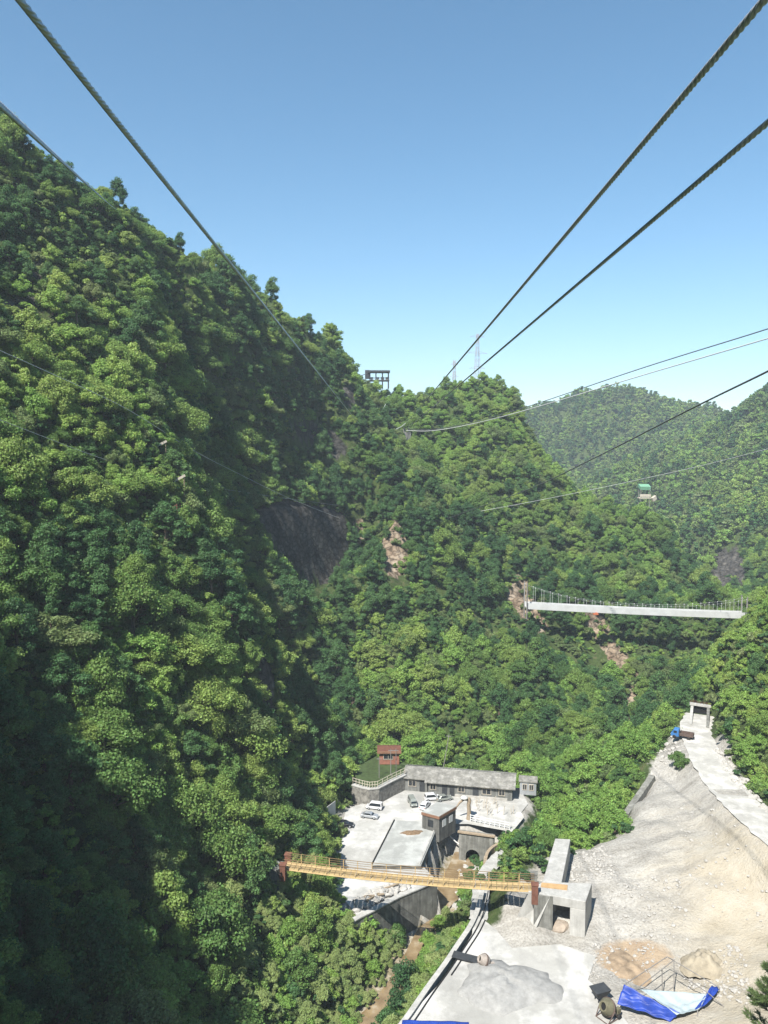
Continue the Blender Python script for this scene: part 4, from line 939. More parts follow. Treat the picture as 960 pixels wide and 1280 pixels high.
for k in range(46):
    px_, py__ = (r.uniform(594, 645), r.uniform(1003, 1021)) if k < 26 else (r.uniform(603, 640), r.uniform(1042, 1060))
    zz = LOT if k < 26 else -60.6
    c = sto if k == 0 else sto.copy()
    if k: COL.objects.link(c)
    p = atZ(px_, py__, zz); c.location = (p.x, p.y, max(float(zat(p.x, p.y)), LOT-6)+.02); c.rotation_euler = (r.uniform(-.12, .12), r.uniform(-.12, .12), 0); c.scale = (1, 1, r.uniform(.5, 1.0))
    pl_ = 'in the garden plot in front of the long low house' if k < 26 else 'on the bank below the white fence'
    tag(c, f'thin pale wooden stake {pl_}', 'stake', f'wooden stakes {pl_}')
bt_ = empty('bent_trunk', tuple(atZ(586, 1024, LOT)), 0, 'brown trunk-like post bent over at the top with a pale round cap', 'post')
m = MB(); m.tube([(0, 0, -.2), (.05, 0, 1.5), (-.05, 0, 3.0), (.1, 0, 3.9), (-.1, 0, 4.4)], [.55, .4, .38, .42, .35], 9); m.build('trunk', 'timber', bt_)
m = MB(); m.tube([(.1, 0, 4.1), (-1.0, -.1, 4.25), (-1.9, -.1, 3.5), (-2.5, -.1, 2.6)], [.36, .3, .22, .15], 8); m.build('branch', 'timber', bt_)
m = MB(); m.lathe([(0, .55), (.45, .45), (.75, .15), (.8, 0), (0, 0)], (-1.0, -.1, 4.45), 14); m.build('cap', 'sign_white', bt_)
bt_.scale = (.8, .8, .8)
# ---- culvert under the plot, pipe, garden wall
ca, cb = atZ(577, 1041, LOT-.02), atZ(614, 1046, LOT-.02); cu = empty('culvert', tuple(ca), 0, 'pale concrete culvert mouth with a dark arched opening over the river', 'culvert'); o_ = cu.location.copy()
d = (cb-ca); dl_ = d.length; d.normalize(); e = Vector((-d.y, d.x, 0)); hgt = 5.2
def cuP(u, z, s_): return d*u+e*s_+Vector((0, 0, z))
N_ = 12; r_ = 1.1; cx_ = dl_*.38; arc = [(cx_+r_*math.cos(math.pi*(1-i/N_)), -hgt+1.6+r_*math.sin(math.pi*(1-i/N_))) for i in range(N_+1)]
hole = [(cx_-r_, -hgt)]+arc+[(cx_+r_, -hgt)]
outer = [(-.4, -hgt)]+[(-.4+(dl_+.8)*i/N_, 0.0) for i in range(N_+1)]+[(dl_+.4, -hgt)]
m = MB(); nh = len(hole)
for s_ in (0, 1): m.add([cuP(u, z, s_*1.0) for u, z in hole]+[cuP(u, z, s_*1.0) for u, z in outer], [(i, i+1, nh+i+1, nh+i) for i in range(nh-1)])
m.add([cuP(u, z, 0) for u, z in hole]+[cuP(u, z, 1) for u, z in hole], [(i, i+1, nh+i+1, nh+i) for i in range(nh-1)])
m.add([cuP(u, z, 0) for u, z in outer]+[cuP(u, z, 1) for u, z in outer], [(i, i+1, nh+i+1, nh+i) for i in range(nh-1)])
m.build('headwall', 'concrete_grey', cu)
m = MB(); m.hexa([cuP(cx_-r_, -hgt, 1.0), cuP(cx_+r_, -hgt, 1.0), cuP(cx_+r_, -hgt, 1.3), cuP(cx_-r_, -hgt, 1.3)], [cuP(cx_-r_, -hgt+3.6, 1.0), cuP(cx_+r_, -hgt+3.6, 1.0), cuP(cx_+r_, -hgt+3.6, 1.3), cuP(cx_-r_, -hgt+3.6, 1.3)]); m.build('opening', 'shade_black', cu)  # black slab behind the arch stands for shade inside the culvert
m = MB(); m.hexa([cuP(-.6, .02, -.25), cuP(dl_+.6, .02, -.25), cuP(dl_+.6, .02, .3), cuP(-.6, .02, .3)], [cuP(-.6, .22, -.25), cuP(dl_+.6, .22, -.25), cuP(dl_+.6, .22, .3), cuP(-.6, .22, .3)]); m.build('beam', 'timber', cu)
a, b = C4[2]+Vector((.1, 0, .1)), atZ(583, 1058, -63); m = MB(); m.tube([a.lerp(b, i/10)+Vector((0, 0, -1.6*4*(i/10)*(1-i/10)*.6)) for i in range(11)], .11, 6)
tag(m.build('water_pipe', 'white_paint'), 'sagging white pipe from the flat roof corner down to the culvert', 'pipe')
gw = [atZ(a, b, -59.2) for a, b in ((606, 1078), (609, 1066), (616, 1058), (627, 1052), (639, 1046))]
wall_along('garden_wall', [tuple(p) for p in smooth_line(gw, 4)], .45, -61.2, 'timber', 'low curved brown wall beside the pale footpath above the river', 'wall')
# ---- kerb and hoses along the yard edge
kp = smooth_line([atZ(a, b, -57.0) for a, b in ((603, 1112), (598, 1135), (588, 1158), (572, 1182), (556, 1206), (534, 1236), (512, 1268), (500, 1284))], 4)
wall_along('river_parapet', [tuple(p) for p in kp], .42, -62.5, 'rubble_stone', 'low pale stone parapet along the river edge of the concrete yard', 'parapet', 'concrete_pale')
def offset(line, s_):
    out = []
    for i, p in enumerate(line):
        d = line[min(i+1, len(line)-1)]-line[max(i-1, 0)]; d.z = 0; d.normalize(); out.append(p+Vector((-d.y, d.x, 0))*s_)
    return out
for s_, i0, i1, lab in ((.75, 0, 29, 'black hose lying close along the stone parapet'), (1.25, 6, 18, 'black hose lying on the yard side of the other hose')):
    m = MB(); m.tube([Vector((p.x, p.y, max(yard_z, float(zat(p.x, p.y)))+.10)) for p in offset(kp, s_)[i0:i1]], .07, 6); tag(m.build('hose', 'black_rubber'), lab, 'hose')
# fallen stones and weeds at the culvert
stones('bank_stones', [([(575, 1056, 122), (612, 1056, 122), (606, 1095, 105), (566, 1095, 105)], 1.0)], 260, 0.10, 0.75, 14, 'pale broken rocks strewn on the bank below the culvert', stone_lib)
r = np.random.default_rng(15); q = []
for k in range(170):
    p = atZ(r.uniform(572, 640), r.uniform(1046, 1100), -62); zz = float(zat(p.x, p.y))
    if signed(np.array([p.x]), np.array([p.y]), lot_poly)[0] > .4 and seg_dist(np.array([p.x]), np.array([p.y]), river_line)[0][0] > 1.5 and seg_dist(np.array([p.x]), np.array([p.y]), path_line)[0][0] > 1.4 and not inside(np.array([p.x]), np.array([p.y]), C4)[0]: q.append((p.x, p.y, zz))
scatter('bank_weeds', np.array(q), r.choice(4, len(q)), r.uniform(0, 6, len(q)), r.uniform(.3, .8, len(q)), library('weed_crown', SHRUB), 'green weeds growing among the rocks below the culvert', 'weeds')
# loose pale scrub on the river banks below the footbridge
r = np.random.default_rng(17); q = []
for k in range(430):
    p = atZ(r.uniform(330, 590), r.uniform(1120, 1300), -64.5); zz = float(zat(p.x, p.y)); X_, Y_ = np.array([p.x]), np.array([p.y])
    if seg_dist(X_, Y_, river_line)[0][0] > 1.5 and signed(X_, Y_, lot_poly)[0] > .8 and signed(X_, Y_, yard_poly)[0] > 1.3: q.append((p.x, p.y, zz-.1))
scatter('riverside_scrub', np.array(q), np.where(r.uniform(size=len(q)) < .8, 0, 1), r.uniform(0, 6, len(q)), r.uniform(.22, .50, len(q)), library('scrub_crown', [TEMPL[6][0], TEMPL[2][0]]), 'loose pale green scrub on the river banks below the footbridge', 'scrub')
# ---- mixers
def mixer(px, py, rz_, sc_, m_, label):
    p = atZ(px, py, yard_z); t = empty('concrete_mixer', tuple(p), rz_, label, 'mixer')
    Mt = Matrix.Rotation(R(62), 3, 'Y')
    m = MB(); m.lathe([(0, -.95), (.45, -.95), (.62, -.8), (.92, -.25), (.92, .25), (.55, .85), (.5, .95), (.42, .95), (.42, .6), (0, .3)], (0, 0, 1.25), 22, Mt); dr = m.build('drum', m_, t)
    m = MB(); m.lathe([(.94, -.10), (1.0, -.08), (1.0, .08), (.94, .10)], (0, 0, 1.25), 22, Mt); m.build('gear_ring', 'truck_rust', dr)
    m = MB(); m.lathe([(0, .62), (.40, .62)], (0, 0, 1.25), 18, Mt); m.build('mouth', 'shade_black', dr)  # black disc painted in for the drum's inner shade
    m = MB()
    for s_ in (-1, 1):
        m.tube([(-.9, s_*.85, .02), (0, s_*1.02, 1.25)], .06, 6); m.tube([(.9, s_*.85, .02), (0, s_*1.02, 1.25)], .06, 6); m.tube([(-.9, s_*.85, .06), (.9, s_*.85, .06)], .06, 6)
    for x in (-.9, .9): m.tube([(x, -.85, .06), (x, .85, .06)], .06, 6)
    m.build('frame', 'truck_rust', t)
    m = MB(); m.box((-1.15, .55, .7), (.55, .45, .55)); m.build('motor_box', m_, t)
    for s_ in (-1, 1): m = MB(); m.lathe([(0, -.06), (.3, -.06), (.3, .06), (0, .06)], (-.9, s_*.98, .3), 14, Matrix.Rotation(R(90), 3, 'X')); m.build('wheel', 'black_rubber', t)
    t.scale = (sc_,)*3; return t
mixer(605, 1210, R(200), .72, 'mixer_pale', 'pale dusty concrete mixer on the yard beside the dark ramp plate')
mixer(759, 1272, R(215), .9, 'mixer_olive', 'olive concrete mixer with open drum beside the blue tarp')
a, b = atZ(566, 1196, yard_z), atZ(598, 1203, yard_z); m = MB(); m.box((a+b)/2+Vector((0, 0, .3)), ((b-a).length, 1.15, .10), math.atan2((b-a).y, (b-a).x), 0, R(2)); tag(m.build('ramp_plate', 'steel_dark'), 'dark flat ramp plate between the parapet and the pale mixer', 'plate')
p = atZ(750, 1250, yard_z); t = empty('skip_hopper', tuple(p), R(20), 'dark steel loading hopper standing behind the olive mixer', 'hopper')
m = MB(); m.hexa([(-.5, -.4, .5), (.5, -.4, .5), (.5, .4, .5), (-.5, .4, .5)], [(-.9, -.7, 1.3), (.9, -.7, 1.3), (.9, .7, 1.3), (-.9, .7, 1.3)]); m.build('bin', 'steel_dark', t)
for x in (-.4, .4):
    for y in (-.3, .3): m = MB(); m.box((x, y, .25), (.08, .08, .52)); m.build('leg', 'steel_dark', t)
# ---- tent frame, tarps
TG = -57.15
tf = empty('tent_frame', tuple(atZ(830, 1260, TG)), 0, 'bare thin pole frame of a tent standing behind the blue tarp', 'tent frame'); o_ = tf.location.copy()
rdg0, rdg1 = atZ(834, 1196, TG+3.0), atZ(842.5, 1200, TG+3.0)
segs = [((834, 1196, 3.0), (780, 1231, 2.1)), ((842.5, 1200, 3.0), (800, 1233, 2.1)), ((842.5, 1200, 3.0), (842.5, 1245, .0)), ((827.5, 1211, 2.6), (828, 1244, .0)),
        ((842.5, 1212, 2.5), (886, 1242, 1.8)), ((842.5, 1233, 1.0), (828, 1243, .6)), ((834, 1196, 3.0), (900, 1235, 1.9)), ((897, 1232, 1.9), (898, 1275, 0)), ((886, 1242, 1.8), (935, 1285, 1.0)), ((872, 1262, 1.5), (872, 1300, 0)), ((780, 1231, 2.1), (781, 1262, 0)), ((834, 1196, 3.0), (842.5, 1200, 3.0))]
for k, (u, v) in enumerate(segs):
    m = MB(); m.tube([loc(atZ(u[0], u[1], TG+u[2])), loc(atZ(v[0], v[1], TG+v[2]))], .045, 6); m.build('post' if v[2] == 0 else 'rafter', 'pole_grey', tf)
def cloth(name, corners, m_, label, cat, sag=.35, wr=.12, n=26, thick=.02, seed=1):
    """a sheet hung between four corners with sag and folds"""
    c = [Vector(p) for p in corners]; V = []; Fs = []; r = random.Random(seed); f1, f2, p1, p2 = r.uniform(9, 14), r.uniform(16, 24), r.uniform(0, 6), r.uniform(0, 6)
    o = sum(c, Vector())/4
    for i in range(n+1):
        for j in range(n+1):
            u, v = i/n, j/n; p = (c[0]*(1-u)+c[1]*u)*(1-v)+(c[3]*(1-u)+c[2]*u)*v
            z = -sag*4*u*(1-u)*4*v*(1-v)*.8+wr*(math.sin(f1*u+4*v+p1)+.6*math.sin(f2*v-7*u+p2)+.5*math.sin(19*u+15*v))*(.35+.65*min(1, 4*min(u, 1-u, v, 1-v)+.25))
            V.append(p-o+Vector((0, 0, z)))
    for i in range(n):
        for j in range(n): a_ = i*(n+1)+j; Fs.append((a_, a_+1, a_+n+2, a_+n+1))
    mb = MB(); mb.add(V, Fs, True); ob = mb.build(name, m_, None, 0, o); sd = ob.modifiers.new('thickness', 'SOLIDIFY'); sd.thickness = thick
    return tag(ob, label, cat)
cloth('blue_tarp', [atZ(780, 1231, TG+2.15), atZ(771, 1255, TG+.9), atZ(838, 1277, TG+.7), atZ(850, 1266, TG+1.6)], 'tarp_blue', 'crumpled deep blue tarp hanging from the front of the tent frame', 'tarp', .35, .15, 30, seed=3)
cloth('plastic_sheet', [atZ(800, 1236, TG+2.05), atZ(846, 1268, TG+1.55), atZ(874, 1262, TG+1.5), atZ(884, 1243, TG+1.75)], 'sheet_pale', 'pale bluish plastic sheet sagging in the tent frame', 'plastic sheet', .5, .06, 24, seed=5)
cloth('tarp_scrap', [atZ(868, 1262, TG+1.55), atZ(880, 1258, TG+1.5), atZ(900, 1236, TG+1.9), atZ(890, 1232, TG+1.85)], 'tarp_blue', 'small blue tarp scrap tied to the far corner of the tent frame', 'tarp', .2, .1, 14, seed=6)
cloth('ground_tarp', [atZ(503, 1275, yard_z+.5), atZ(586, 1277, yard_z+.55), atZ(590, 1310, yard_z+.4), atZ(498, 1308, yard_z+.4)], 'tarp_blue', 'blue tarp covering a flat stack at the lower edge of the yard', 'tarp', -.15, .07, 26, seed=8)
a = atZ(545, 1293, yard_z); m = MB(); m.box(a+Vector((0, 0, .2)), (5.8, 1.7, .36)); tag(m.build('board_stack', 'timber'), 'flat board stack under the blue tarp at the yard edge', 'board stack')
# ---- rubble by the retaining wall
r = np.random.default_rng(5); pp = []
for k in range(170):
    u, v = r.uniform(), r.uniform(); p = atZ(444+u*66, 1126-u*28+v*14, LOT); pp.append((p.x, p.y, LOT+.15+.75*math.exp(-((u-.45)/.3)**2)*(1-abs(v-.5)*1.6)*r.uniform(.4, 1)))
scatter('rubble', np.array(pp), r.choice(4, len(pp)), r.uniform(0, 6, len(pp)), r.uniform(.25, .6, len(pp)), stone_lib, 'broken rubble heaped on the car park along the retaining wall', 'rubble')
for k, (a, b, c_, e_) in enumerate(((455, 1121, 480, 1117), (458, 1126, 474, 1116), (478, 1112, 498, 1104))):
    p, q = atZ(a, b, LOT+.7), atZ(c_, e_, LOT+.8); m = MB(); m.box((p+q)/2, ((q-p).length, .25, .14), math.atan2((q-p).y, (q-p).x)); tag(m.build('beam', 'timber'), ['dark timber beam at the lower end of the rubble heap', 'timber beam crossing the other beam on the rubble heap', 'timber beam at the upper end of the rubble heap by the footbridge'][k], 'beam')
# ---- cars
def car(px, py, rz_, paint, style, label):
    p = atZ(px, py, LOT); t = empty('parked_car', tuple(p), rz_, label, 'car')
    Lc, Wc, Hc = {'sedan': (4.5, 1.75, 1.45), 'van': (4.3, 1.7, 1.9), 'suv': (4.5, 1.82, 1.75)}[style]; a = Lc/2; W2 = Wc/2
    body = [(-a, .35), (-a, .85), (-a+.1, .95), (a-1.15, .95), (a-.12, .78), (a, .6), (a, .35)] if style == 'sedan' else [(-a, .35), (-a, 1.0), (a-.75, 1.02), (a-.06, .82), (a, .6), (a, .35)]
    cab = {'sedan': [(-a+.55, .94), (-a+1.15, Hc), (a-2.0, Hc), (a-1.2, .94)], 'van': [(-a+.02, 1.0), (-a+.15, Hc), (a-1.25, Hc), (a-.5, 1.0)], 'suv': [(-a+.05, 1.0), (-a+.35, Hc), (a-1.9, Hc), (a-1.1, 1.0)]}[style]
    def slab(prof, w0, w1):
        z0, z1 = min(z for _, z in prof), max(z for _, z in prof); m = MB(); n = len(prof); V = []
        for s_ in (-1, 1): V += [(x, s_*(w0+(w1-w0)*(z-z0)/(z1-z0)), z) for x, z in prof]
        m.add(V, [tuple(range(n)), tuple(range(n, 2*n))[::-1]]+[(i, n+i, n+(i+1) % n, (i+1) % n) for i in range(n)]); return m
    m = slab(body, W2, W2*.97); m.build('body', paint, t, .05)
    m = slab(cab, W2*.95, W2*.80); c_ = m.build('cabin', paint, t, .04)
    cx_ = sum(x for x, _ in cab)/4; z0, z1 = cab[0][1], Hc
    gl = [(cx_+(x-cx_)*1.012, z0+(z-z0)*.86+.03) for x, z in cab]
    m = slab([(cx_+(x-cx_)*.88, z0+(z-z0)*.80+.06) for x, z in cab], W2*.975, W2*.845); m.build('side_window', 'glass_dark', t)
    m = slab(gl, W2*.86, W2*.74); m.build('windscreen', 'glass_dark', t)
    for x in (-a+.8, a-.85):
        for s_ in (-1, 1):
            m = MB(); m.lathe([(.2, -.1), (.31, -.1), (.33, -.05), (.33, .1), (0, .1)], (x, s_*(W2-.06), .33), 14, Matrix.Rotation(R(-90*s_), 3, 'X')); w0 = m.build('wheel', 'black_rubber', t)
            m = MB(); m.lathe([(0, .105), (.19, .105), (.2, .06)], (x, s_*(W2-.06), .33), 10, Matrix.Rotation(R(-90*s_), 3, 'X')); m.build('rim', 'car_silver', w0)
    for s_ in (-1, 1):
        m = MB(); m.box((a-.03, s_*W2*.68, .68), (.1, .34, .16)); m.build('headlight', 'lamp_clear', t)
        m = MB(); m.box((-a+.03, s_*W2*.75, .78), (.1, .24, .2)); m.build('tail_light', 'lamp_red', t)
    for x in (-a, a): m = MB(); m.box((x*.995, 0, .42), (.14, Wc*.94, .2)); m.build('bumper', 'steel_dark' if style == 'van' else paint, t)
    t.scale = (.64,)*3; return t
car(431, 1033, R(-8), 'car_black', 'sedan', 'black sedan in tree shade at the edge of the car park')
car(462, 1022, R(-16), 'car_silver', 'sedan', 'silver sedan parked beside the white van near the stone wall')
car(468, 1011, R(165), 'car_white', 'van', 'white van parked between the silver sedan and the stone wall')
car(515.5, 1005.5, R(-78), 'car_grey', 'van', 'grey-green minivan facing the camera in front of the annex house')
car(531, 1009, R(68), 'car_white', 'sedan', 'white sedan beside the grey-green minivan facing the house')
car(541, 999.5, R(10), 'car_white', 'suv', 'white wagon standing crosswise close to the long low house')
car(555, 1000, R(20), 'car_grey', 'sedan', 'dark grey car nearest the bent trunk by the house')
# ---- blue truck
p = atY(853, 922, 133); tz = float(zat(p.x, p.y))+.06
tr = empty('truck', (p.x, p.y, tz), R(-30), 'small blue truck with tipping bed parked where the road meets the concrete gateway', 'truck')
m = MB(); m.extr([(-.85, .55), (-.85, 2.0), (-.7, 2.2), (.35, 2.2), (.75, 1.35), (.95, 1.25), (.95, .55)], (0, -.95, 0), (0, .95, 0), (1, 0, 0)); [None]
cab_ = m.build('cab', 'truck_blue', tr, .05, (-1.55, 0, 0), R(180))
for s_ in (-1, 1): m = MB(); m.box((-1.5, s_*.955, 1.65), (.75, .03, .55)); m.build('side_window', 'glass_dark', tr)
m = MB(); m.box((-2.13, 0, 1.74), (.05, 1.5, .62), 0, 0, R(25)); m.build('windscreen', 'glass_dark', tr)
m = MB()
for c_, d_2 in (((1.0, 0, .95), (3.0, 1.9, .12)), ((1.0, .93, 1.3), (3.0, .07, .6)), ((1.0, -.93, 1.3), (3.0, .07, .6)), ((-.47, 0, 1.4), (.07, 1.9, .85)), ((2.47, 0, 1.3), (.07, 1.9, .6))): m.box(c_, d_2)
m.build('cargo_bed', 'truck_rust', tr)
m = MB(); m.box((.2, 0, .7), (5.0, .75, .22)); m.build('chassis', 'steel_dark', tr)
for x in (-1.7, 1.5):
    for s_ in (-1, 1): m = MB(); m.lathe([(0, -.15), (.42, -.15), (.45, -.1), (.45, .1), (.42, .15), (0, .15)], (x, s_*.82, .45), 16, Matrix.Rotation(R(90), 3, 'X')); m.build('wheel', 'black_rubber', tr)
for s_ in (-1, 1): m = MB(); m.box((-2.52, s_*.62, .95), (.06, .3, .22)); m.build('headlight', 'lamp_clear', tr)
tr.scale = (.72,)*3
# ---- concrete gateway where the road enters the rock
G0 = atY(874, 905, 141); gzt = float(zat(G0.x, G0.y)); gdir = (Vector(road_line[0])-Vector(road_line[1])); gdir.z = 0; gdir.normalize(); gs = Vector((gdir.y, -gdir.x, 0))
gw_ = empty('gateway', (G0.x, G0.y, gzt), 0, 'pale concrete gateway with a cross beam at the end of the dusty road', 'gateway')
def gp(u, s_, z): return gdir*u+gs*s_+Vector((0, 0, z))
for s_, lab in ((-1, 'side_wall'), (1, 'side_wall')):
    m = MB(); a0 = 1.9*s_; a1 = 2.7*s_
    m.hexa([gp(-3.5, a0, -.8), gp(-3.5, a1, -.8), gp(9, a1, -.8), gp(9, a0, -.8)], [gp(-3.5, a0, .9), gp(-3.5, a1, .9), gp(9, a1, 2.9), gp(9, a0, 2.9)]); m.build(lab, 'concrete_grey' if s_ > 0 else 'concrete_pale', gw_)
m = MB(); m.hexa([gp(8.2, -3.0, 3.0), gp(8.2, 3.0, 3.0), gp(9.4, 3.0, 3.0), gp(9.4, -3.0, 3.0)], [gp(8.2, -3.0, 3.8), gp(8.2, 3.0, 3.8), gp(9.4, 3.0, 3.8), gp(9.4, -3.0, 3.8)]); m.build('cross_beam', 'concrete_pale', gw_)
m = MB(); m.hexa([gp(9.0, -1.9, -.5), gp(9.0, 1.9, -.5), gp(9.2, 1.9, -.5), gp(9.2, -1.9, -.5)], [gp(9.0, -1.9, 3.0), gp(9.0, 1.9, 3.0), gp(9.2, 1.9, 3.0), gp(9.2, -1.9, 3.0)]); m.build('passage_shade', 'shade_black', gw_)  # black panel across the gate, in place of the shade beyond
m = MB()
for i in range(7): m.box(gp(8.8, -2.8+i*.93, 4.3), (.07, .07, 1.0))
for h in (4.3, 4.75): m.tube([gp(8.8, -2.8, h), gp(8.8, 2.8, h)], .04, 5)
m.build('railing', 'pillar_red', gw_)
a, b = atY(783, 989, 117), atY(817, 965, 124.5); m = MB(); mid_ = (a+b)/2; m.box((mid_.x, mid_.y, float(zat(mid_.x, mid_.y))+.5), ((b-a).length, .9, 1.8), math.atan2((b-a).y, (b-a).x), 0, -math.atan2(float(zat(b.x, b.y)-zat(a.x, a.y)), math.hypot((b-a).x, (b-a).y)))
tag(m.build('block_wall', 'concrete_grey'), 'short grey concrete wall between the green mound and the gravel slope', 'wall')
gw_.scale = (.6, .7, .46)
# ---- lone shrub on the slope
p = atY(850, 962, 124); sb_ = empty('shrub', (p.x, p.y, float(zat(p.x, p.y))-.2), .5, 'lone green shrub growing on the spoil below the blue truck', 'shrub')
for nme, me in (('stem', TEMPL[5][1]), ('foliage', TEMPL[5][0])): c = bpy.data.objects.new(nme, me); COL.objects.link(c); c.parent = sb_
sb_.scale = (.62, .62, .62)
# ---- white suspension bridge across the side gorge
A, B = atY(657, 758, 200), atY(930, 770, 203); L = B-A
wb = empty('suspension_bridge', tuple(A), 0, 'white suspension footbridge spanning the side gorge in front of the wooded hill', 'bridge')
ux = L.normalized(); uy = Vector((-ux.y, ux.x, 0)).normalized(); W2 = 1.1
def wp(t, s_, h=0): return L*t+uy*s_+Vector((0, 0, h-.2*4*t*(1-t)))
m = MB()
for i in range(40): a_, b_ = i/40, (i+1)/40; m.hexa([wp(a_, -W2, -.25), wp(b_, -W2, -.25), wp(b_, W2, -.25), wp(a_, W2, -.25)], [wp(a_, -W2, 0), wp(b_, -W2, 0), wp(b_, W2, 0), wp(a_, W2, 0)])
m.build('deck', 'white_net', wb)
for s_ in (-1, 1):
    m = MB(); e_ = s_*(W2+.03)
    for i in range(40): a_, b_ = i/40, (i+1)/40; m.hexa([wp(a_, e_-.02, -.45), wp(b_, e_-.02, -.45), wp(b_, e_+.02, -.45), wp(a_, e_+.02, -.45)], [wp(a_, e_-.02, 1.1), wp(b_, e_-.02, 1.1), wp(b_, e_+.02, 1.1), wp(a_, e_+.02, 1.1)])
    m.build('side_net', 'white_net', wb)
    def sagh(t): return 1.9+3.2*abs(2*t-1)**2.4*(1.15 if t < .5 else .8)
    m = MB(); m.tube([wp(i/40, e_, sagh(i/40)) for i in range(41)], .016, 5); m.build('main_cable', 'rope_pale', wb)
    for i in range(27):
        t_ = i/26; m = MB(); m.tube([wp(t_, e_, .9), wp(t_, e_, sagh(t_)+.1)], .028, 5); m.lathe([(0, .14), (.09, .1), (.09, -.08), (0, -.08)], wp(t_, e_, sagh(t_)), 6); m.build('hanger', 'white_paint', wb)
    for t_ in (0, 1): m = MB(); m.tube([wp(t_, e_*1.3, -3), wp(t_, e_*1.3, 6.2 if t_ == 0 else 5.2)], .16, 6); m.build('tower_post', 'pole_grey', wb)
p = Vector(A)+wp(.31, -W2-.3, -.75); m = MB(); m.box((0, 0, 0), (1.3, .7, .4)); m.box((.2, 0, .3), (.6, .5, .22)); tag(m.build('work_cradle', 'orange_cloth', None, .05, p), 'small orange work cradle hung under the white suspension bridge', 'cradle')
# ---- landing shelter on the ridge, green shelter, ridge wall
p = atY(474, 476, 283); hz0 = float(zat(p.x, p.y)); zf = p.z
ss = empty('ridge_shelter', (p.x, p.y, zf), R(2), 'dark open-sided flat-roofed shelter on the skyline ridge', 'shelter')
m = MB(); m.box((0, 0, 0), (7.4, 4.4, .35)); m.build('floor', 'steel_dark', ss)
m = MB(); m.box((-.2, 0, 3.9), (8.2, 5, .8)); m.build('roof', 'steel_dark', ss)
for x in (-3.4, -1.2, 1.2, 3.4):
    for y in (-1.9, 1.9): m = MB(); m.box((x, y, .2), (.32, .32, 7.2)); m.build('post', 'steel_dark', ss)
m = MB(); m.tube([(-3.6, -2.1, 1.2), (3.6, -2.1, 1.2)], .09, 5); m.tube([(-3.6, -2.1, .7), (3.6, -2.1, .7)], .07, 5); m.build('railing', 'steel_dark', ss)
m = MB(); m.box((-4.4, 0, 2.7), (1.6, 2.6, 3.6)); m.build('winch_house', 'steel_dark', ss)
for x in (-2.8, -.6, 1.2, 2.9): m = MB(); m.box((x, -.5, .9), (1.1, .8, 1.2)); m.build('crate_stack', 'sign_white' if x < 1 else 'pole_grey', ss)
ss.scale = (.95, .95, .8)
p = atY(805, 628, 280); z0_ = float(zat(p.x, p.y))
gs_ = empty('green_shelter', (p.x, p.y, z0_), 0, 'small shelter with green net roof on the far wooded shoulder', 'shelter'); hh = max(p.z-z0_, 0)+1
m = MB(); m.box((0, 0, hh+4.4), (4.6, 3.4, 1.2), 0, R(14)); m.build('roof', 'green_net', gs_)
for x in (-2, 2):
    for y in (-1.5, 1.5): m = MB(); m.box((x, y, hh/2+1.8), (.22, .22, hh+4)); m.build('post', 'pole_grey', gs_)
m = MB(); m.box((0, 0, hh+.6), (5.4, 3.6, .3)); m.build('floor', 'timber_pale', gs_)
m = MB(); m.box((0, -1.7, hh+1.5), (5.0, .1, .9)); m.build('railing', 'timber_pale', gs_)
m = MB(); m.box((4.2, -.5, hh+.4), (2.0, 1.4, 1.4), .4, 0, R(-25)); m.build('awning', 'timber_pale', gs_)
a, b = atY(747, 617, 285), atY(768, 626, 284); m = MB(); c0 = (a+b)/2; za, zb = float(zat(a.x, a.y)), float(zat(b.x, b.y)); m.hexa([(a.x, a.y, za-1), (b.x, b.y, zb-1), (b.x, b.y+.8, zb-1), (a.x, a.y+.8, za-1)], [(a.x, a.y, za+2.4), (b.x, b.y, zb+1.6), (b.x, b.y+.8, zb+1.6), (a.x, a.y+.8, za+2.4)]); tag(m.build('ridge_wall', 'sign_white'), 'pale broken wall on the ridge beside the green shelter', 'wall')
gs_.scale = (.78, .78, 1.0)
# ---- pylons behind the peak
def pylon(px, top, base_py, Y, w0, arms, label):
    t0 = atY(px, top, Y); bz = float(zat(t0.x, t0.y)); H_ = t0.z-bz; t = empty('pylon', (t0.x, t0.y, bz), .3, label, 'pylon'); m = MB(); n = 9
    def c4(f): w_ = w0*(1-f)**1.2+.35; return [Vector((sx*w_, sy*w_, f*H_)) for sx, sy in ((-1, -1), (1, -1), (1, 1), (-1, 1))]
    for i in range(n):
        a_, b_ = c4(i/n), c4((i+1)/n)
        for k in range(4): m.tube([a_[k], b_[k]], .06, 4); m.tube([a_[k], b_[(k+1) % 4]], .035, 4); m.tube([a_[(k+1) % 4], b_[k]], .035, 4)
    m.build('lattice', 'pylon_grey', t)
    for f, w_ in arms: m = MB(); m.tube([(-w_, 0, f*H_), (0, 0, f*H_+.9), (w_, 0, f*H_)], .06, 4); m.tube([(-w_, 0, f*H_), (w_, 0, f*H_)], .06, 4); m.build('crossarm', 'pylon_grey', t)
pylon(597, 417, 475, 322, 2.2, ((.97, 3.2), (.82, 4.2), (.68, 3.4)), 'taller lattice pylon rising behind the wooded peak')
pylon(568, 450, 475, 322, 1.2, ((.95, 1.6), (.82, 1.9)), 'shorter thin lattice pylon beside the taller one behind the peak')
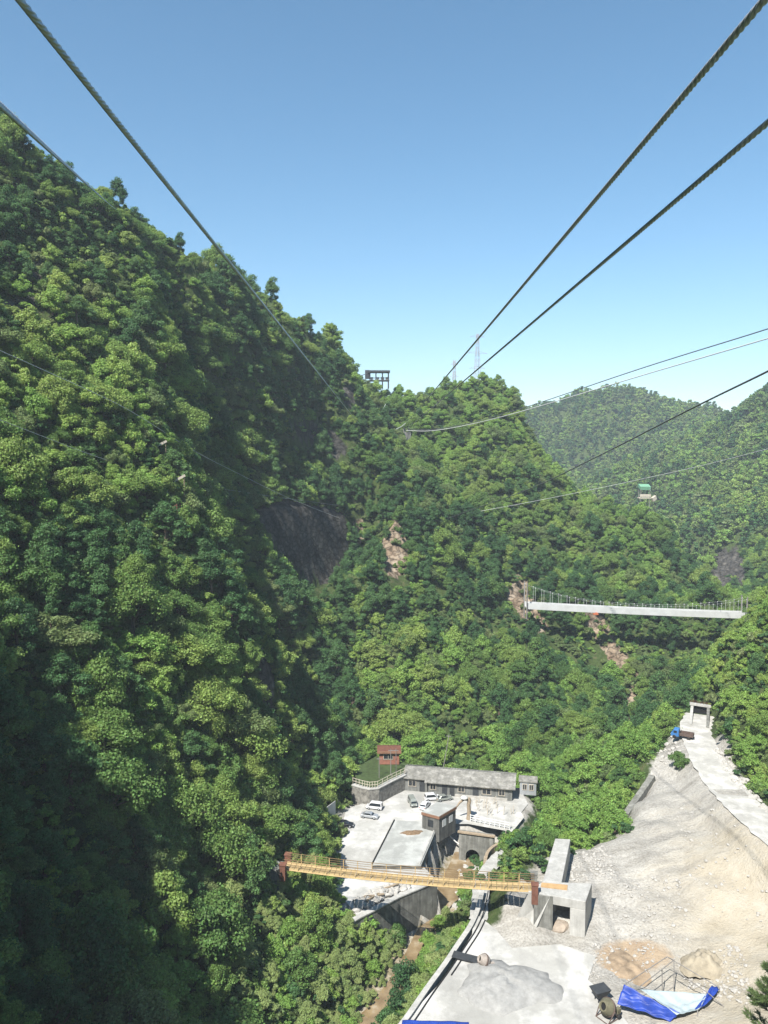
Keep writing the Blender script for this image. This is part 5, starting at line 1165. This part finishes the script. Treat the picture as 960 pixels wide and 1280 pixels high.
# ---- small things on the near hillside
for k, (px_, py__, Y, rz_, w_, lab) in enumerate(((199, 556, 128, .9, 2.6, 'upper tilted white plank on the shady crag of the near hillside'), (222, 599, 126, .7, 2.6, 'lower tilted white plank on the shady crag above the spur'))):
    p = atY(px_, py__, Y); t = empty('white_plank', tuple(p), 0, lab, 'plank'); m = MB(); m.box((0, 0, .0), (w_, .3, .35), .3, 0, -R(28)); m.build('board', 'timber_pale', t)
    g = float(zat(p.x, p.y)); 
    for s_ in (-1, 1): m = MB(); q = s_*w_*.38; m.tube([(q*math.cos(.3), q*math.sin(.3), q*.53), (q*math.cos(.3), q*math.sin(.3)+.1, min(g-p.z-.5, -.6))], .06, 5); m.build('prop', 'timber', t)
p = atY(214, 664, 121); g = float(zat(p.x, p.y)); lk = empty('lookout_frame', (p.x, p.y, g), 0, 'small reddish timber frame on the sunlit shoulder of the near hillside', 'platform'); hh = max(p.z-g, 1.2)
m = MB(); m.box((0, 0, hh), (2.6, 2.2, .14)); m.build('floor', 'timber_pale', lk)
for x in (-1.2, 1.2):
    for y in (-1, 1): m = MB(); m.box((x, y, hh/2+.4), (.14, .14, hh+2.4)); m.build('post', 'pillar_red', lk)
m = MB(); m.tube([(-1.2, -1, hh+1.6), (1.2, -1, hh+.6)], .07, 5); m.tube([(-1.2, -1, hh+.1), (1.2, -1, hh+1.5)], .07, 5); m.build('brace', 'pillar_red', lk)
a, b = atY(334, 946, 117), atY(329, 888, 119.5); ld = empty('ladder', tuple(a), 0, 'long grey steel ladder up the dark spur above the car park', 'ladder'); dd = b-a
for s_ in (-.5, .5): m = MB(); m.tube([(s_, 0, 0), dd+Vector((s_, 0, 0))], .08, 5); m.build('rail', 'concrete_grey', ld)
m = MB()
for i in range(24): q = dd*(i/24); m.tube([q+Vector((-.5, 0, 0)), q+Vector((.5, 0, 0))], .07, 4)
m.build('rungs', 'concrete_grey', ld)
# ---- pine at the lower corner of the slope
p = atY(968, 1262, 62); pg = float(zat(p.x, p.y)); pn = empty('pine_tree', (p.x, p.y, pg), 0, 'young pine reaching into the corner beside the tent frame', 'pine tree'); H_ = max(p.z-pg, 3)+5.0
r = np.random.default_rng(3); V = []; mbr = MB(); mbr.tube([(0, 0, -.5), (.1, 0, H_*.5), (0, 0, H_)], [.18, .12, .03], 7)
for k in range(70):
    f = r.uniform(.12, 1.0); a_ = r.uniform(0, 6.283); ln_ = (1-f)*3.6+.5; z_ = f*H_; tip = Vector((math.cos(a_)*ln_, math.sin(a_)*ln_, z_+ln_*.28)); root = Vector((0, 0, z_)); mbr.tube([root, tip], [.04, .012], 4)
    for q in range(110):
        s_ = r.uniform(.25, 1.05); c_ = root.lerp(tip, s_)+Vector(r.normal(size=3)*.05); d_3 = Vector((math.cos(a_), math.sin(a_), .5)).normalized()+Vector(r.normal(size=3)*.55); d_3.normalize()
        sd_ = d_3.orthogonal().normalized()*.034; e_ = c_+d_3*.42; V += [c_-sd_, c_+sd_, e_+sd_*.3, e_-sd_*.3]
mbr.build('trunk', 'bark', pn); nd = np_mesh('needles', np.array([tuple(v) for v in V]), np.arange(len(V)).reshape(-1, 4), 'leaf_needle'); link_mesh('needles', nd, pn)
# ---- cables
def rope_mesh(name, A, B, sag, rad, lay=0.8, fine=70, m_='steel_rope'):
    """six-strand wire rope, finely twisted where it passes near, plainer far off"""
    A, B = Vector(A), Vector(B); D = B-A; Ln = D.length; s_ = 0; S = []
    while s_ < Ln:
        S.append(s_); s_ += 0.045 if s_ < fine else min(3.0, 0.045+(s_-fine)*.02)
    S.append(Ln); S = np.array(S); t = S/Ln; P = np.array(A)+t[:, None]*np.array(D); P[:, 2] -= sag*4*t*(1-t)
    d = np.gradient(P, axis=0); d /= np.linalg.norm(d, axis=1)[:, None]; u = np.cross(d, [0, 0, 1]); u /= np.linalg.norm(u, axis=1)[:, None]; v = np.cross(u, d)
    k = 24; th = np.arange(k)*2*math.pi/k; lobes = np.abs(np.sin(2.5*th))**.7; rr = rad*(0.5+0.5*lobes); fade = np.clip(1-(S-fine)/25, 0, 1)
    R_ = rad*.92*(1-fade[:, None])+rr[None]*fade[:, None]
    ph = th[None]+(2*math.pi*S/lay)[:, None]*np.where(S < fine+25, 1, 1)[:, None]*(S < fine+25)[:, None]
    V = P[:, None]+R_[..., None]*(np.cos(ph)[..., None]*u[:, None]+np.sin(ph)[..., None]*v[:, None])
    n = len(S); i = np.arange(n-1)[:, None]*k; j = np.arange(k)[None]
    Fq = np.stack([i+j, i+(j+1) % k, i+k+(j+1) % k, i+k+j], -1).reshape(-1, 4)
    return np_mesh(name, V.reshape(-1, 3), Fq, m_, True)
def back(P, Q, Y): P, Q = Vector(P), Vector(Q); d = P-Q; return P+d*((Y-P.y)/d.y)
for (n0, Y0, f0, Y1, rad, lab) in (((950, 0), 7, (507, 529), 257, .037, 'upper thick twisted steel cable on the parking road side, running to the far hill'),
                                   ((960, 147), 7.4, (511, 533), 257, .031, 'lower thick twisted steel cable on the parking road side, just beneath its twin'),
                                   ((30, 0), 7, (452, 533), 262, .036, 'thick twisted steel cable crossing the sky above the near hillside'),
                                   ((0, 122), 7.4, (146, 262), 158, .031, 'thick steel cable hugging the skyline of the near hillside')):
    Pn, Pf = atY(n0[0], n0[1], Y0), atY(f0[0], f0[1], Y1); S0 = back(Pn, Pf, -14)
    me = rope_mesh('main_cable', S0, Pf, .15, rad, .56); tag(link_mesh('main_cable', me), lab, 'cable', 'main suspension cables')
def rope(pts, rad, m_, label, k=6):
    P = smooth_line([atY(*p) for p in pts], k); d = (P[0]-P[2]).normalized(); q = P[0].copy()
    for _ in range(90 if pts[0][0] > 970 or pts[0][0] < 61 else 0):            # run on beyond the frame until it meets the hillside
        q = q+d*1.5
        if float(zat(q.x, q.y)) > q.z: break
    if (q-P[0]).length > .1: P = [q]+P
    m = MB(); m.tube(P, rad*.8, 6); return tag(m.build('wire_rope', m_), label, 'wire rope')
rope([(1010, 392, 100), (960, 411, 108), (800, 461, 140), (660, 508, 185), (590, 528, 222), (540, 537, 242), (511, 536, 256)], .10, 'rope_dark', 'upper dark wire rope of the pair curving to the cable anchor')
rope([(1010, 408, 100), (960, 423, 108), (800, 470, 140), (660, 512, 185), (590, 530, 222), (540, 538.5, 242), (508, 538, 256)], .11, 'rope_pale', 'lower pale wire rope of the pair curving to the cable anchor')
rope([(1010, 437, 48), (960, 464, 52), (860, 513, 66), (740, 574, 94), (660, 612, 135), (590, 637, 200), (560, 648, 222)], .085, 'rope_dark', 'dark wire rope slanting across the far ridges down to the wooded hill')
rope([(1010, 548, 150), (960, 561, 158), (860, 586, 185), (740, 612, 212), (660, 628, 228), (600, 639, 234)], .055, 'rope_pale', 'thin pale wire rope passing near the green shelter')
rope([(60, 465, 100), (160, 512, 118), (240, 562, 142), (300, 593, 165), (360, 622, 188), (425, 648, 210)], .055, 'rope_pale', 'thin pale wire rope crossing in front of the dark cliff')
rope([(60, 548, 104), (140, 577, 118), (239, 604, 148), (330, 619, 180), (425, 632, 214)], .04, 'rope_pale', 'thinner wire rope level across the dark cliff above the shaded gully')
rope([(200, 456, 150), (250, 474, 170), (310, 494, 200), (380, 508, 235), (440, 522, 258)], .08, 'rope_pale', 'upper pale rope of the pair in front of the far ravine')
rope([(200, 464, 150), (250, 482, 170), (310, 502, 200), (380, 515, 235), (445, 528, 258)], .06, 'rope_pale', 'lower pale rope of the pair in front of the far ravine')
rope([(463, 465, 281), (430, 478, 262), (395, 490, 245), (360, 500, 232)], .13, 'rope_dark', 'dark rope running down from the ridge shelter along the slope')
rope([(482, 505, 256), (476, 520, 254), (478, 532, 253), (488, 538, 252), (500, 534, 254), (507, 529, 256)], .09, 'rope_pale', 'slack loop of pale rope at the cable anchor')
# anchor block where the cables reach the hill
for px_, py__, Y, lab in ((508, 536, 258, 'concrete anchor block half hidden in bushes where the sunny side cables end'), (447, 540, 263, 'concrete anchor block in bushes below the ridge shelter')):
    p = atY(px_, py__, Y); t = empty('anchor_block', tuple(p), 0, lab, 'anchor block'); g = float(zat(p.x, p.y))
    m = MB(); m.hexa([(-2, -.8, g-p.z-1), (2, -.8, g-p.z-1), (2, 2.5, g-p.z-1), (-2, 2.5, g-p.z-1)], [(-1.2, .2, -.2), (1.2, .2, -.2), (1.2, 2.2, 0), (-1.2, 2.2, 0)]); m.build('block', 'concrete_dark', t)
    for s_ in (-.7, .7): m = MB(); m.lathe([(.12, -.5), (.3, -.5), (.3, .3), (.12, .3)], (s_, -.2, .1), 10, Matrix.Rotation(R(90), 3, 'X')); m.build('cable_clamp', 'steel_dark', t)
# ---------------------------------------------------------------- the air in the gorge
hz = MB(); z0, z1 = float(GZ.min())-1.5, float(GZ.max())+25
hz.box(((AX[0]+AX[-1])/2, (AY[0]+AY[-1])/2, (z0+z1)/2), (AX[-1]-AX[0]+60, AY[-1]-AY[0]+60, z1-z0))
hm, t, n, l, b_ = nodes('haze'); n.remove(b_)
pv = n.new("ShaderNodeVolumePrincipled"); pv.inputs['Color'].default_value = (0.80, 0.90, 1.0, 1); pv.inputs['Density'].default_value = 0.00036
pv.inputs['Anisotropy'].default_value = 0.1
l.new(pv.outputs[0], n.get("Material Output").inputs['Volume'])
tag(hz.build('haze', 'haze'), kind='stuff')
